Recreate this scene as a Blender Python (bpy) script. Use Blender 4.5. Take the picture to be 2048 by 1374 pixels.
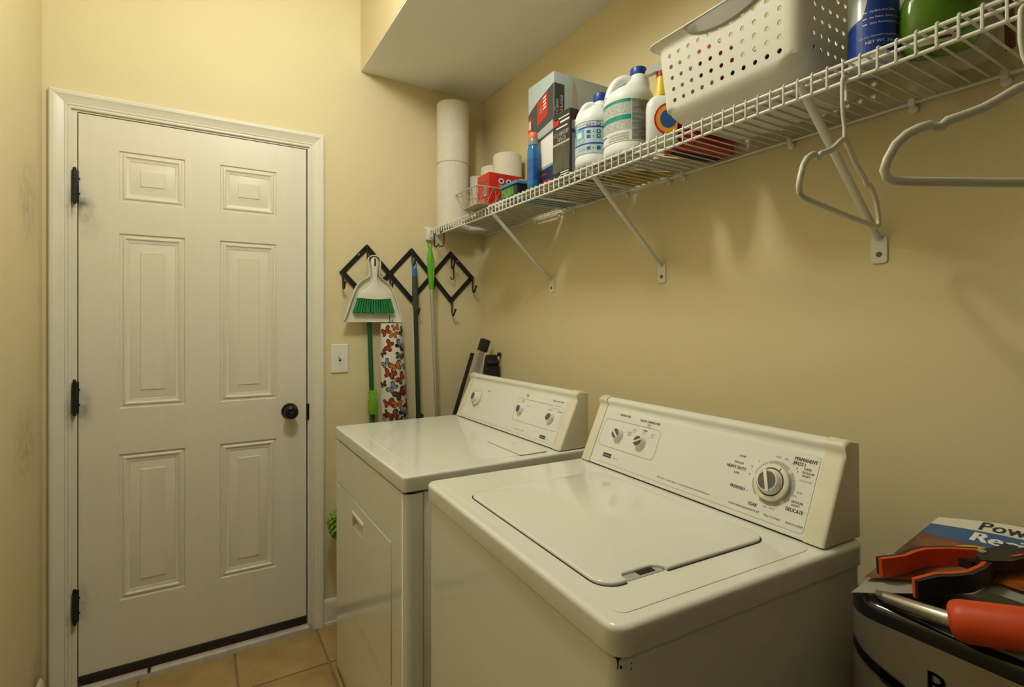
import bpy, bmesh, math, random
from math import sin, cos, pi, radians
from mathutils import Vector, Matrix, noise
random.seed(7)
for o in list(bpy.data.objects): bpy.data.objects.remove(o)
SC = bpy.context.scene
COL = SC.collection

# ------------------------------------------------------------------ camera, world, light, exposure
cam = bpy.data.objects.new('camera', bpy.data.cameras.new('camera'))
COL.objects.link(cam)
cam.location = (0, 0, 1.335)
cam.rotation_euler = (pi / 2, 0, -0.5404)
cam.data.sensor_fit = 'HORIZONTAL'
cam.data.sensor_width = 36.0
cam.data.lens = 36.0 * 1045.15 / 2048
cam.data.shift_y = -38.85 / 2048
cam.data.clip_start = 0.02
SC.camera = cam

world = bpy.data.worlds.new('world')
SC.world = world
world.use_nodes = True
world.node_tree.nodes['Background'].inputs[0].default_value = (1.0, 0.92, 0.72, 1)
world.node_tree.nodes['Background'].inputs[1].default_value = 0.045

def point_lamp(name, loc, power, color, radius):
    l = bpy.data.lights.new(name, 'POINT')
    l.energy = power
    l.color = color
    l.shadow_soft_size = radius
    o = bpy.data.objects.new(name, l)
    o.location = loc
    COL.objects.link(o)
    return o
point_lamp('ceiling_lamp_light', (0.24, 1.20, 2.66), 30.5, (1.0, 0.985, 0.88), 0.09)

vs = SC.view_settings
vs.view_transform = 'Standard'
vs.look = 'None'
vs.exposure = 0.0
vs.gamma = 1.0
vs.use_curve_mapping = False

# ------------------------------------------------------------------ materials
def mat(name, col, rough=0.5, metal=0.0, var=0.05, scale=6.0, bump=0.0, bscale=120.0, trans=0.0, coat=0.0,
        smudge=None, ior=1.45, stretch=None, sheen=0.0):
    m = bpy.data.materials.new(name)
    m.use_nodes = True
    nt = m.node_tree
    N, L = nt.nodes, nt.links
    b = N['Principled BSDF']
    b.inputs['Roughness'].default_value = rough
    b.inputs['Metallic'].default_value = metal
    b.inputs['IOR'].default_value = ior
    if trans: b.inputs['Transmission Weight'].default_value = trans
    if coat:
        b.inputs['Coat Weight'].default_value = coat
        b.inputs['Coat Roughness'].default_value = 0.06
    if sheen: b.inputs['Sheen Weight'].default_value = sheen
    tc = N.new('ShaderNodeTexCoord')
    src = tc.outputs['Object']
    if stretch:
        mp = N.new('ShaderNodeMapping')
        mp.inputs['Scale'].default_value = stretch
        L.new(src, mp.inputs['Vector'])
        src = mp.outputs['Vector']
    no = N.new('ShaderNodeTexNoise')
    no.inputs['Scale'].default_value = scale
    no.inputs['Detail'].default_value = 4
    L.new(src, no.inputs['Vector'])
    rp = N.new('ShaderNodeValToRGB')
    rp.color_ramp.elements[0].position = 0.3
    rp.color_ramp.elements[1].position = 0.7
    c0 = [max(0, c * (1 - var)) for c in col]
    c1 = [min(1, c * (1 + var)) for c in col]
    rp.color_ramp.elements[0].color = (*c0, 1)
    rp.color_ramp.elements[1].color = (*c1, 1)
    L.new(no.outputs['Fac'], rp.inputs['Fac'])
    out = rp.outputs['Color']
    if smudge:
        geo = N.new('ShaderNodeNewGeometry')
        n2 = N.new('ShaderNodeTexNoise')
        n2.inputs['Scale'].default_value = 28
        n2.inputs['Detail'].default_value = 6
        L.new(geo.outputs['Position'], n2.inputs['Vector'])
        for (p, sx, sz, k) in smudge:
            sub = N.new('ShaderNodeVectorMath'); sub.operation = 'SUBTRACT'
            L.new(geo.outputs['Position'], sub.inputs[0]); sub.inputs[1].default_value = p
            div = N.new('ShaderNodeVectorMath'); div.operation = 'DIVIDE'
            L.new(sub.outputs[0], div.inputs[0]); div.inputs[1].default_value = (sx, sx, sz)
            ln = N.new('ShaderNodeVectorMath'); ln.operation = 'LENGTH'
            L.new(div.outputs[0], ln.inputs[0])
            mr = N.new('ShaderNodeMapRange'); mr.interpolation_type = 'SMOOTHSTEP'
            mr.inputs['From Min'].default_value = 0.0; mr.inputs['From Max'].default_value = 1.0
            mr.inputs['To Min'].default_value = k; mr.inputs['To Max'].default_value = 0.0
            L.new(ln.outputs['Value'], mr.inputs['Value'])
            mu = N.new('ShaderNodeMath'); mu.operation = 'MULTIPLY'; mu.use_clamp = True
            mr2 = N.new('ShaderNodeMapRange')
            mr2.inputs['From Min'].default_value = 0.35; mr2.inputs['From Max'].default_value = 0.65
            mr2.inputs['To Min'].default_value = 0.25; mr2.inputs['To Max'].default_value = 1.1
            L.new(n2.outputs['Fac'], mr2.inputs['Value'])
            L.new(mr.outputs['Result'], mu.inputs[0]); L.new(mr2.outputs['Result'], mu.inputs[1])
            mx = N.new('ShaderNodeMix'); mx.data_type = 'RGBA'
            L.new(mu.outputs[0], mx.inputs[0]); L.new(out, mx.inputs[6])
            mx.inputs[7].default_value = (0.03, 0.028, 0.025, 1)
            out = mx.outputs[2]
    L.new(out, b.inputs['Base Color'])
    if bump:
        nb = N.new('ShaderNodeTexNoise')
        nb.inputs['Scale'].default_value = bscale
        nb.inputs['Detail'].default_value = 3
        L.new(src, nb.inputs['Vector'])
        bp = N.new('ShaderNodeBump')
        bp.inputs['Strength'].default_value = bump
        bp.inputs['Distance'].default_value = 0.003
        L.new(nb.outputs['Fac'], bp.inputs['Height'])
        L.new(bp.outputs['Normal'], b.inputs['Normal'])
    return m

D = 2.417      # wall with the door
XR = 1.277     # wall with the shelf
XL = -0.47     # left wall
XS = 0.639     # bulkhead edge
ZS = 2.495     # bulkhead underside
ZC = 2.86      # ceiling
HZ = (1.83, 1.071, 0.322)
door_smudge = [((-0.362, D, 1.765), 0.055, 0.075, 0.75), ((-0.362, D, 1.03), 0.045, 0.085, 0.7), ((-0.362, D, 0.33), 0.03, 0.09, 0.5),
               ((-0.34, D, 1.70), 0.05, 0.08, 0.25)]
case_smudge = [((-0.395, D, 1.76), 0.022, 0.09, 0.7), ((-0.395, D, 1.02), 0.022, 0.10, 0.8), ((-0.395, D, 0.27), 0.02, 0.08, 0.7),
               ((-0.40, D, 0.62), 0.012, 0.3, 0.35), ((-0.40, D, 1.3), 0.010, 0.4, 0.3), ((0.42, D, 0.02), 0.03, 0.09, 0.4)]
left_smudge = [((XL, 2.24, 1.72), 0.16, 0.22, 0.30), ((XL, 2.22, 0.95), 0.2, 0.2, 0.32), ((XL, 2.33, 0.12), 0.12, 0.14, 0.5)]

M = dict(
    wall=mat('wall_paint', (0.71, 0.615, 0.37), 0.62, var=0.015, scale=3, bump=0.05, bscale=160),
    wall_l=mat('wall_paint_left', (0.71, 0.615, 0.37), 0.62, var=0.015, scale=3, bump=0.05, bscale=160, smudge=left_smudge),
    ceil=mat('ceiling_paint', (0.86, 0.87, 0.82), 0.8, var=0.02, scale=3, bump=0.08, bscale=140),
    trim=mat('trim_paint', (0.74, 0.71, 0.60), 0.35, var=0.02, smudge=case_smudge),
    door=mat('door_paint', (0.74, 0.70, 0.585), 0.38, var=0.02, bump=0.03, bscale=90, smudge=door_smudge, stretch=(4, 4, 0.3)),
    black=mat('black_iron', (0.012, 0.011, 0.010), 0.45, var=0.2, bump=0.1, bscale=150),
    rubber=mat('black_rubber', (0.02, 0.019, 0.018), 0.7),
    knobm=mat('oil_rubbed_bronze', (0.015, 0.012, 0.010), 0.28, metal=0.3),
    thresh=mat('threshold_paint', (0.55, 0.52, 0.44), 0.45, var=0.15, scale=25),
    wood=mat('sill_wood', (0.22, 0.10, 0.04), 0.6, var=0.2, scale=20),
    tile=mat('floor_tile', (0.42, 0.285, 0.11), 0.42, var=0.16, scale=9, bump=0.15, bscale=60),
    grout=mat('grout', (0.26, 0.185, 0.11), 0.85, var=0.1, scale=30),
    enamel=mat('appliance_enamel', (0.78, 0.785, 0.70), 0.10, var=0.012, scale=4, coat=0.3),
    panel=mat('console_panel_white', (0.77, 0.775, 0.71), 0.32, var=0.01),
    cream=mat('aged_cream_plastic', (0.74, 0.70, 0.54), 0.38, var=0.05, scale=14),
    ink=mat('ink_dark', (0.03, 0.03, 0.028), 0.6),
    inkg=mat('ink_grey', (0.30, 0.29, 0.26), 0.6),
    ringg=mat('dial_ring_grey', (0.42, 0.42, 0.38), 0.5),
    kgrey=mat('knob_insert_grey', (0.12, 0.115, 0.10), 0.4),
    gap=mat('gap_dark', (0.02, 0.018, 0.012), 0.8),
    wire=mat('shelf_vinyl_white', (0.74, 0.74, 0.68), 0.35, var=0.03),
    plas=mat('white_plastic', (0.76, 0.75, 0.68), 0.35, var=0.015),
    steel=mat('steel', (0.55, 0.53, 0.48), 0.3, metal=0.9, var=0.05),
)

# ------------------------------------------------------------------ mesh helpers
WM = {}
def tag(o, label=None, cat=None, group=None, kind=None):
    if label: o['label'] = label
    if cat: o['category'] = cat
    if group: o['group'] = group
    if kind: o['kind'] = kind
    return o
def thing(name, label, cat, loc=(0, 0, 0), rz=0.0, group=None):
    o = bpy.data.objects.new(name, None)
    o.empty_display_size = 0.05
    COL.objects.link(o)
    o.location = loc
    o.rotation_euler = (0, 0, rz)
    WM[o] = Matrix.Translation(loc) @ Matrix.Rotation(rz, 4, 'Z')
    return tag(o, label, cat, group)
def structure(name, loc=(0, 0, 0)):
    o = thing(name, None, None, loc)
    o['kind'] = 'structure'
    return o

class MB:
    def __init__(s):
        s.bm = bmesh.new(); s.mi = 0
    def face(s, vs_):
        try:
            f = s.bm.faces.new(vs_); f.material_index = s.mi; return f
        except ValueError:
            return None
    def poly(s, pts):
        return s.face([s.bm.verts.new(p) for p in pts])
    def loft(s, rings, caps=True, closed=True):
        R = [[s.bm.verts.new(p) for p in r] for r in rings]
        n = len(R[0])
        for a, b in zip(R, R[1:]):
            for i in range(n if closed else n - 1):
                j = (i + 1) % n
                s.face((a[i], a[j], b[j], b[i]))
        if caps and closed:
            s.face(R[0][::-1]); s.face(R[-1])
        s.R = R
        return s
    def box(s, lo, hi, bev=0.0, seg=2):
        x0, y0, z0 = lo; x1, y1, z1 = hi
        v = [s.bm.verts.new(p) for p in ((x0, y0, z0), (x1, y0, z0), (x1, y1, z0), (x0, y1, z0), (x0, y0, z1), (x1, y0, z1), (x1, y1, z1), (x0, y1, z1))]
        fs = [s.face([v[i] for i in q]) for q in ((3, 2, 1, 0), (4, 5, 6, 7), (0, 1, 5, 4), (1, 2, 6, 5), (2, 3, 7, 6), (3, 0, 4, 7))]
        if bev:
            ed = {e for f in fs for e in f.edges}
            r = bmesh.ops.bevel(s.bm, geom=list(ed), offset=bev, segments=seg, profile=0.5, affect='EDGES')
            for f in r['faces']: f.material_index = s.mi
        return s
    def prism(s, poly, h0, h1, fn):
        s.loft([[fn(a, b, h0) for a, b in poly], [fn(a, b, h1) for a, b in poly]])
        return s
    def cyl(s, p0, p1, r0, r1=None, n=16, caps=True):
        if r1 is None: r1 = r0
        p0, p1 = Vector(p0), Vector(p1)
        d = (p1 - p0).normalized()
        a = d.orthogonal().normalized(); b = d.cross(a)
        ring = lambda c, r: [c + a * (r * cos(2 * pi * i / n)) + b * (r * sin(2 * pi * i / n)) for i in range(n)]
        s.loft([ring(p0, r0), ring(p1, r1)], caps)
        return s
    def tube(s, pts, r, n=8, closed=False, flat=1.0):
        pts = [Vector(p) for p in pts]
        m = len(pts)
        rr = r if isinstance(r, (list, tuple)) else [r] * m
        rings = []
        a = None
        for i, p in enumerate(pts):
            if closed: t = (pts[(i + 1) % m] - pts[i - 1]).normalized()
            else: t = (pts[min(i + 1, m - 1)] - pts[max(i - 1, 0)]).normalized()
            if a is None: a = t.orthogonal().normalized()
            else:
                a = (a - t * a.dot(t))
                a = a.normalized() if a.length > 1e-6 else t.orthogonal().normalized()
            b = t.cross(a)
            rings.append([p + a * (rr[i] * cos(2 * pi * k / n)) + b * (rr[i] * flat * sin(2 * pi * k / n)) for k in range(n)])
        if closed: rings.append(rings[0])
        s.loft(rings, caps=not closed)
        if closed: bmesh.ops.remove_doubles(s.bm, verts=s.bm.verts[:], dist=1e-6)
        return s
    def lathe(s, prof, c=(0, 0, 0), n=24, mat4=None, caps=True, sx=1, sy=1):
        c = Vector(c)
        rings = []
        for r, z in prof:
            ring = [Vector((r * sx * cos(2 * pi * i / n), r * sy * sin(2 * pi * i / n), z)) for i in range(n)]
            ring = [(mat4 @ p if mat4 else p + c) for p in ring]
            rings.append(ring)
        s.loft(rings, caps)
        return s
    def sphere(s, c, r, n=12):
        k = n // 2
        s.lathe([(max(1e-4, abs(r) * sin(pi * i / k)), -r * cos(pi * i / k)) for i in range(k + 1)], c, n)
        return s
    def text(s, body, size, m4, align='CENTER', bold=0.0, sx=1.0):
        cu = bpy.data.curves.new('tmp', 'FONT')
        cu.body = body; cu.size = size; cu.align_x = align; cu.align_y = 'CENTER'
        cu.resolution_u = 2
        ob = bpy.data.objects.new('tmp', cu)
        me = bpy.data.meshes.new_from_object(ob)
        me.transform(m4 @ Matrix.Diagonal((sx, 1, 1, 1)))
        k = len(s.bm.faces)
        s.bm.from_mesh(me)
        if bold:      # heavier strokes: the same print again, a hair to the side
            sh_ = m4.to_3x3() @ Vector((bold * size * 0.9, 0, 0))
            for q in (1, -1):
                me.transform(Matrix.Translation(sh_ * (1 if q > 0 else -2)))
                s.bm.from_mesh(me)
        s.bm.faces.ensure_lookup_table()
        for f in s.bm.faces[k:]: f.material_index = s.mi
        bpy.data.objects.remove(ob); bpy.data.curves.remove(cu); bpy.data.meshes.remove(me)
        return s
    def xf(s, m4):
        s.bm.transform(m4); return s
    def build(s, name, m, parent=None, local=False, smooth=40, group=None):
        bm = s.bm
        bmesh.ops.recalc_face_normals(bm, faces=bm.faces[:])
        me = bpy.data.meshes.new(name)
        if parent is not None and not local: bm.transform(WM[parent].inverted())
        bm.to_mesh(me); bm.free()
        for q in (m if isinstance(m, (list, tuple)) else [m]): me.materials.append(q)
        if smooth:
            me.shade_smooth()
            me.set_sharp_from_angle(angle=radians(smooth))
        o = bpy.data.objects.new(name, me)
        COL.objects.link(o)
        if parent is not None:
            o.parent = parent
            WM[o] = WM[parent]
        return o

def rrect(x0, x1, y0, y1, r, n=5, sup=0.0):
    pts = []
    for cx, cy, a0 in ((x1 - r, y1 - r, 0), (x0 + r, y1 - r, pi / 2), (x0 + r, y0 + r, pi), (x1 - r, y0 + r, 1.5 * pi)):
        if sup: pts.append((cx + r * cos(a0) + sup * sin(a0), cy + r * sin(a0) - sup * cos(a0)))
        for i in range(n + 1):
            a = a0 + pi / 2 * i / n
            pts.append((cx + r * cos(a), cy + r * sin(a)))
        if sup: pts.append((cx - sup * sin(a0 + pi / 2) * -1 * 0 + r * cos(a0 + pi / 2) - sup * sin(a0 + pi / 2), cy + r * sin(a0 + pi / 2) + sup * cos(a0 + pi / 2)))
    return pts
def slab(mb, x0, x1, y0, y1, z0, z1, rc, rt=0.0, rb=0.0, n=5):
    """rounded rectangle slab; rt / rb round the top / bottom edges"""
    prof = []
    if rb:
        for i in range(5):
            t = pi / 2 * i / 4; prof.append((rb * (1 - sin(t)), z0 + rb * (1 - cos(t))))
    else: prof.append((0, z0))
    if rt:
        if z1 - rt - z0 - rb > 0.004: prof.append((0, z1 - rt - 0.001))
        for i in range(5):
            t = pi / 2 * i / 4; prof.append((rt * (1 - cos(t)), z1 - rt * (1 - sin(t))))
    else: prof.append((0, z1))
    big = min(x1 - x0, y1 - y0) > 4 * max(rc, 0.01)
    if rt and big: prof.append((rt + 0.0012, z1))
    mb.loft([[Vector((a, b, z)) for a, b in rrect(x0 + i, x1 - i, y0 + i, y1 - i, max(rc - i, 0.0008), n, 0.0015 if big else 0.0)] for i, z in prof])
    return mb
def frame4(o, u, v):
    u, v = Vector(u).normalized(), Vector(v).normalized()
    n = u.cross(v)
    m = Matrix((u, v, n)).transposed().to_4x4()
    m.translation = Vector(o)
    return m
def oloop(cx, cy, rx, ry, z, n=24, e=2.0):
    pts = []
    for i in range(n):
        a = 2 * pi * i / n
        ca, sa = cos(a), sin(a)
        pts.append(Vector((cx + rx * math.copysign(abs(ca) ** (2 / e), ca), cy + ry * math.copysign(abs(sa) ** (2 / e), sa), z)))
    return pts
def copy_of(o, loc=None, parent=None):
    c = o.copy(); COL.objects.link(c)
    if loc is not None: c.location = loc
    if parent is not None: c.parent = parent
    return c
def holed(mb, xs, zs, skip, fn):
    """grid of faces with cells left out; fn(x, z) -> point"""
    V = {}
    def v(i, j):
        if (i, j) not in V: V[(i, j)] = mb.bm.verts.new(fn(xs[i], zs[j]))
        return V[(i, j)]
    for i in range(len(xs) - 1):
        for j in range(len(zs) - 1):
            if (i, j) in skip: continue
            mb.face((v(i, j), v(i + 1, j), v(i + 1, j + 1), v(i, j + 1)))

# ------------------------------------------------------------------ the room
YN = -0.7
fl = structure('floor')
MB().box((XL - 0.1, YN, -0.05), (XR + 0.1, D + 0.1, -0.004)).build('grout', M['grout'], fl)
tmesh = None
for i in range(6):
    for j in range(10):
        x0 = -0.193 - 0.318 + 0.318 * i; y0 = 2.14 - 0.318 * j
        lo = Vector((max(x0 + 0.004, XL + 0.001), y0 + 0.004)); hi = Vector((min(x0 + 0.314, XR - 0.001), min(y0 + 0.314, D - 0.001)))
        if hi.x - lo.x < 0.02 or hi.y - lo.y < 0.02 or lo.y < YN: continue
        full = abs(hi.x - lo.x - 0.31) < 1e-4 and abs(hi.y - lo.y - 0.31) < 1e-4
        if full and tmesh:
            t = bpy.data.objects.new('tile', tmesh); COL.objects.link(t); t.parent = fl; t.location = (lo.x, lo.y, 0)
        else:
            t = MB().box((0, 0, -0.006), (hi.x - lo.x, hi.y - lo.y, 0), 0.0025, 2).build('tile', M['tile'], fl, local=True)
            t.location = (lo.x, lo.y, 0)
            if full: tmesh = t.data

def wall(name, lo, hi, m):
    o = MB().box(lo, hi).build(name, m, smooth=0); o['kind'] = 'structure'; return o
mb = MB()
OX0, OX1, OZ = -0.392, 0.426, 2.117
for lo, hi in (((XL, D, 0), (OX0, D + 0.12, ZC)), ((OX1, D, 0), (XR, D + 0.12, ZC)), ((OX0, D, OZ), (OX1, D + 0.12, ZC))): mb.box(lo, hi)
mb.build('wall_back', M['wall'], smooth=0)['kind'] = 'structure'
wall('wall_left', (XL - 0.1, YN, 0), (XL, D + 0.12, ZC), M['wall_l'])
wall('wall_right', (XR, YN, 0), (XR + 0.1, D + 0.12, ZC), M['wall'])
wall('ceiling', (XL - 0.1, YN, ZC), (XR + 0.1, D + 0.12, ZC + 0.08), M['ceil'])
wall('wall_soffit', (XS, YN, ZS + 0.006), (XR, D, ZC), M['wall'])
wall('ceiling_soffit', (XS + 0.001, YN, ZS), (XR, D, ZS + 0.006), M['ceil'])
def baseboard(name, p0, p1, nrm):
    prof = [(0, 0), (0.016, 0), (0.016, 0.012), (0.012, 0.014), (0.012, 0.085), (0.010, 0.098), (0.005, 0.108), (0, 0.112)]
    p0, p1, nrm = Vector(p0), Vector(p1), Vector(nrm)
    mb = MB()
    mb.loft([[p + nrm * a + Vector((0, 0, z)) for a, z in prof] for p in (p0, p1)])
    o = mb.build(name, M['trim'], smooth=25); o['kind'] = 'structure'
baseboard('baseboard_back', (0.476, D, 0), (XR - 0.017, D, 0), (0, -1, 0))
baseboard('baseboard_left', (XL, YN, 0), (XL, D - 0.03, 0), (1, 0, 0))
baseboard('baseboard_right', (XR, YN, 0), (XR, D, 0), (-1, 0, 0))

# door casing
tr = structure('trim_1')
prof = [(0, 0), (0, 0.007), (0.003, 0.009), (0.008, 0.009), (0.010, 0.007), (0.013, 0.010), (0.017, 0.0105), (0.019, 0.0085), (0.024, 0.0115), (0.040, 0.0145), (0.046, 0.018), (0.056, 0.0185), (0.060, 0.016), (0.060, 0)]
cx0, cx1, cz = -0.390, 0.415, 2.106
mb = MB(); mb.loft([[Vector((cx0 - w, D - h, 0)) for w, h in prof], [Vector((cx0 - w, D - h, cz + w)) for w, h in prof]]); mb.build('casing', M['trim'], tr, smooth=25)
mb = MB(); mb.loft([[Vector((cx1 + w, D - h, 0)) for w, h in prof], [Vector((cx1 + w, D - h, cz + w)) for w, h in prof]]); mb.build('casing', M['trim'], tr, smooth=25)
mb = MB(); mb.loft([[Vector((cx0 - w + 0.0006, D - h, cz + w)) for w, h in prof], [Vector((cx1 + w - 0.0006, D - h, cz + w)) for w, h in prof]]); mb.build('casing', M['trim'], tr, smooth=25)
# jamb, stop, threshold
tj = structure('trim_2')
DX0, DX1, DZ0, DZ1 = -0.371, 0.4035, 0.064, 2.096
MB().box((OX0, D, 0), (DX0 - 0.0035, D + 0.1, OZ)).build('jamb', M['trim'], tj, smooth=0)
MB().box((DX1 + 0.0055, D, 0), (OX1, D + 0.1, OZ)).build('jamb', M['trim'], tj, smooth=0)
MB().box((DX0 - 0.0035, D, DZ1 + 0.0035), (DX1 + 0.0055, D + 0.1, OZ)).build('jamb', M['trim'], tj, smooth=0)
MB().box((DX0 - 0.0035, D + 0.05, 0), (DX1 + 0.0055, D + 0.1, DZ1 + 0.0035)).build('dark_backing', M['gap'], tj, smooth=0)  # near-black sheet behind the door, painting the shade in its edge gaps
slab(MB(), DX0 - 0.019, DX1 + 0.010, D - 0.024, D + 0.012, 0, 0.026, 0.002, 0.008).build('threshold', M['thresh'], tj)
MB().box((DX0 - 0.0035, D + 0.0125, 0.001), (DX1 + 0.0055, D + 0.05, 0.036)).build('sill', M['wood'], tj, smooth=0)
MB().box((-0.165, D - 0.026, 0.022), (-0.155, D - 0.002, 0.030), 0.001).build('sill_chip', M['rubber'], tj)

# door
dr = structure('door_1', (DX0, D, 0))
PX = [(-0.253, -0.045), (0.075, 0.284)]
PZ = [(0.305, 0.850), (1.020, 1.673), (1.791, 1.980)]
xs = [DX0, -0.253, -0.045, 0.075, 0.284, DX1]
zs = [DZ0, 0.305, 0.850, 1.020, 1.673, 1.791, 1.980, DZ1]
skip = {(i, j) for i in (1, 3) for j in (1, 3, 5)}
YF = D + 0.002
mb = MB()
holed(mb, xs, zs, skip, lambda x, z: Vector((x, YF, z)))
for a, b in (((DX0, YF, DZ0), (DX0, YF + 0.042, DZ1)), ((DX1, YF, DZ0), (DX1, YF + 0.042, DZ1))):
    mb.poly([a, (a[0], b[1], a[2]), b, (a[0], a[1], b[2])])
for z in (DZ0, DZ1): mb.poly([(DX0, YF, z), (DX1, YF, z), (DX1, YF + 0.042, z), (DX0, YF + 0.042, z)])
mb.poly([(DX0, YF + 0.042, DZ0), (DX1, YF + 0.042, DZ0), (DX1, YF + 0.042, DZ1), (DX0, YF + 0.042, DZ1)])
bmesh.ops.remove_doubles(mb.bm, verts=mb.bm.verts[:], dist=1e-5)
mb.build('slab', M['door'], dr, smooth=20)
dprof = [(0, 0), (0.003, 0.006), (0.009, 0.0055), (0.014, 0.001), (0.018, 0.0005), (0.022, 0.004), (0.029, 0.0065), (0.0325, 0.0065), (0.0335, 0.0085), (0.064, 0.003), (0.0665, 0.0005)]
for (a, b) in PX:
    for (c, d) in PZ:
        mb = MB()
        rings = [[Vector((a + i, YF + y, c + i)), Vector((b - i, YF + y, c + i)), Vector((b - i, YF + y, d - i)), Vector((a + i, YF + y, d - i))] for i, y in dprof]
        R = mb.loft(rings, caps=False).R; mb.face(R[-1])
        mb.build('panel', M['door'], dr, smooth=20)
for hz in HZ:
    hx, hy = -0.3795, D - 0.014
    mb = MB()
    for k in range(5):
        z0 = hz - 0.0565 + k * 0.0226
        mb.cyl((hx, hy, z0 + 0.0008), (hx, hy, z0 + 0.0218), 0.0072, n=14)
    mb.box((hx, D - 0.006, hz - 0.0565), (hx + 0.0105, D + 0.0015, hz + 0.0565), 0.001)
    h = mb.build('hinge', M['black'], dr)
    mb = MB(); mb.cyl((hx, hy, hz - 0.061), (hx, hy, hz + 0.061), 0.005, n=10)
    mb.sphere((hx, hy, hz + 0.061), 0.006, 8).sphere((hx, hy, hz - 0.061), 0.0055, 8)
    mb.build('hinge_pin', M['black'], h)
    for dz in (-0.026, 0.028):
        MB().sphere((hx + 0.0115, D - 0.004, hz + dz), 0.0035, 8).build('hinge_screw', M['black'], h)
kx, kz = 0.336, 0.962
fm = frame4((kx, YF, kz), (1, 0, 0), (0, 0, 1))      # n = -Y
kb = MB().lathe([(0.0335, 0), (0.0335, 0.004), (0.030, 0.009), (0.016, 0.012), (0.0125, 0.018), (0.0125, 0.030), (0.018, 0.034), (0.0265, 0.040), (0.029, 0.048), (0.0275, 0.056), (0.022, 0.062), (0.0185, 0.0635), (0.018, 0.0625), (0.001, 0.0625)], n=32, mat4=fm).build('knob', M['knobm'], dr)
mb = MB(); mb.lathe([(0.0075, 0.0626), (0.0075, 0.0650), (0.001, 0.0652)], n=16, mat4=fm); mb.build('keyhole_cylinder', M['knobm'], kb)
MB().xf(Matrix.Identity(4)).box((kx - 0.006, YF - 0.0665, kz - 0.0012), (kx + 0.006, YF - 0.0645, kz + 0.0012)).build('keyhole', M['steel'], kb)
mb = MB(); mb.box((0.403, D - 0.006, 0.918), (0.4165, D + 0.004, 0.988), 0.003); mb.build('strike_plate', M['knobm'], dr)
mb = MB(); mb.box((DX0 + 0.002, D - 0.004, 0.041), (DX1 - 0.001, D + 0.03, 0.0635), 0.002); mb.build('door_sweep', M['rubber'], dr)

# light switch
sw = thing('light_switch', 'white toggle light switch plate on the wall beside the door', 'switch', (0.545, D, 1.18))
mb = MB(); slab(mb, -0.0385, 0.0385, -0.0645, 0.0645, 0, 0.006, 0.004, 0.004)
mb.xf(Matrix.Translation((0.545, D, 1.18)) @ Matrix.Rotation(pi / 2, 4, 'X')).build('plate', M['plas'], sw)
mb = MB(); mb.box((0.5395, D - 0.0068, 1.168), (0.5505, D - 0.005, 1.192)); mb.build('slot', M['gap'], sw)
mb = MB(); mb.prism([(-0.004, -0.010), (-0.004, 0.008), (-0.013, 0.012), (-0.016, 0.004)], 0.5412, 0.5488, lambda a, b, h: Vector((h, D + a, 1.18 + b))); mb.build('toggle', M['plas'], sw)
for dz in (-0.030, 0.030):
    MB().sphere((0.545, D - 0.0055, 1.18 + dz), 0.0028, 8).build('screw', M['steel'], sw)

# ------------------------------------------------------------------ appliances
def console_profile(x0, z0):
    return [(x0, z0), (x0 + 0.0655, z0 + 0.1465), (x0 + 0.070, z0 + 0.153), (x0 + 0.069, z0 + 0.160), (x0 + 0.066, z0 + 0.166), (x0 + 0.068, z0 + 0.172), (x0 + 0.074, z0 + 0.1765), (x0 + 0.084, z0 + 0.178), (x0 + 0.112, z0 + 0.171), (x0 + 0.113, z0)]
def shrink(prof, k):
    cx = sum(p[0] for p in prof) / len(prof); cz = sum(p[1] for p in prof) / len(prof)
    out = []
    for x, z in prof:
        dx, dz = x - cx, z - cz
        L = math.hypot(dx, dz)
        f = max(0.2, (L - k) / L)
        out.append((cx + dx * f, max(cz + dz * f, prof[0][1]) if z > prof[0][1] + 1e-4 else prof[0][1]))
    return out
def console(root, x0, z0, Wd, y_lo, y_hi):
    pr = console_profile(x0, z0)
    mb = MB(); mb.loft([[Vector((x, y, z)) for x, z in pr] for y in (y_lo + 0.03, y_hi - 0.03)])
    body = mb.build('console', M['enamel'], root, local=True, smooth=50)
    MB().box((x0 - 0.001, y_lo + 0.004, z0 - 0.0022), (x0 + 0.10, y_hi - 0.004, z0 - 0.0002)).build('console_gap', M['gap'], body, local=True)
    capp = [(x - 0.003 if i < 6 else x, z + (0.002 if z > z0 + 0.16 else 0)) for i, (x, z) in enumerate(console_profile(x0, z0))]
    for ya, yb, sg in ((y_lo, y_lo + 0.038, 1), (y_hi, y_hi - 0.038, -1)):
        mb = MB()
        rings = [[Vector((x, ya + sg * 0.008 * (1 - cos(pi / 2 * i / 5)), z)) for x, z in shrink(capp, 0.008 * (1 - sin(pi / 2 * i / 5)))] for i in range(6)]
        rings.append([Vector((x, yb, z)) for x, z in capp])
        mb.loft(rings)
        mb.build('console_end_cap', M['cream'], root, local=True, smooth=50)
    u = Vector((0, -1, 0)); v = Vector((0.0655, 0, 0.1465)).normalized()
    def F(y, vv, lift=0.0):
        m = frame4(Vector((x0, y, z0)) + v * vv, u, v)
        return m @ Matrix.Translation((0, 0, lift))
    # white control panel
    ph = 0.0012
    c = (y_lo + y_hi) / 2; hw = (y_hi - y_lo) / 2 - 0.042
    mb = MB(); slab(mb, -hw, hw, 0.010, 0.157, 0, ph, 0.008)
    mb.xf(F(c, 0)).build('control_panel', M['panel'], root, local=True)
    return body, F, ph + 0.0004
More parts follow.
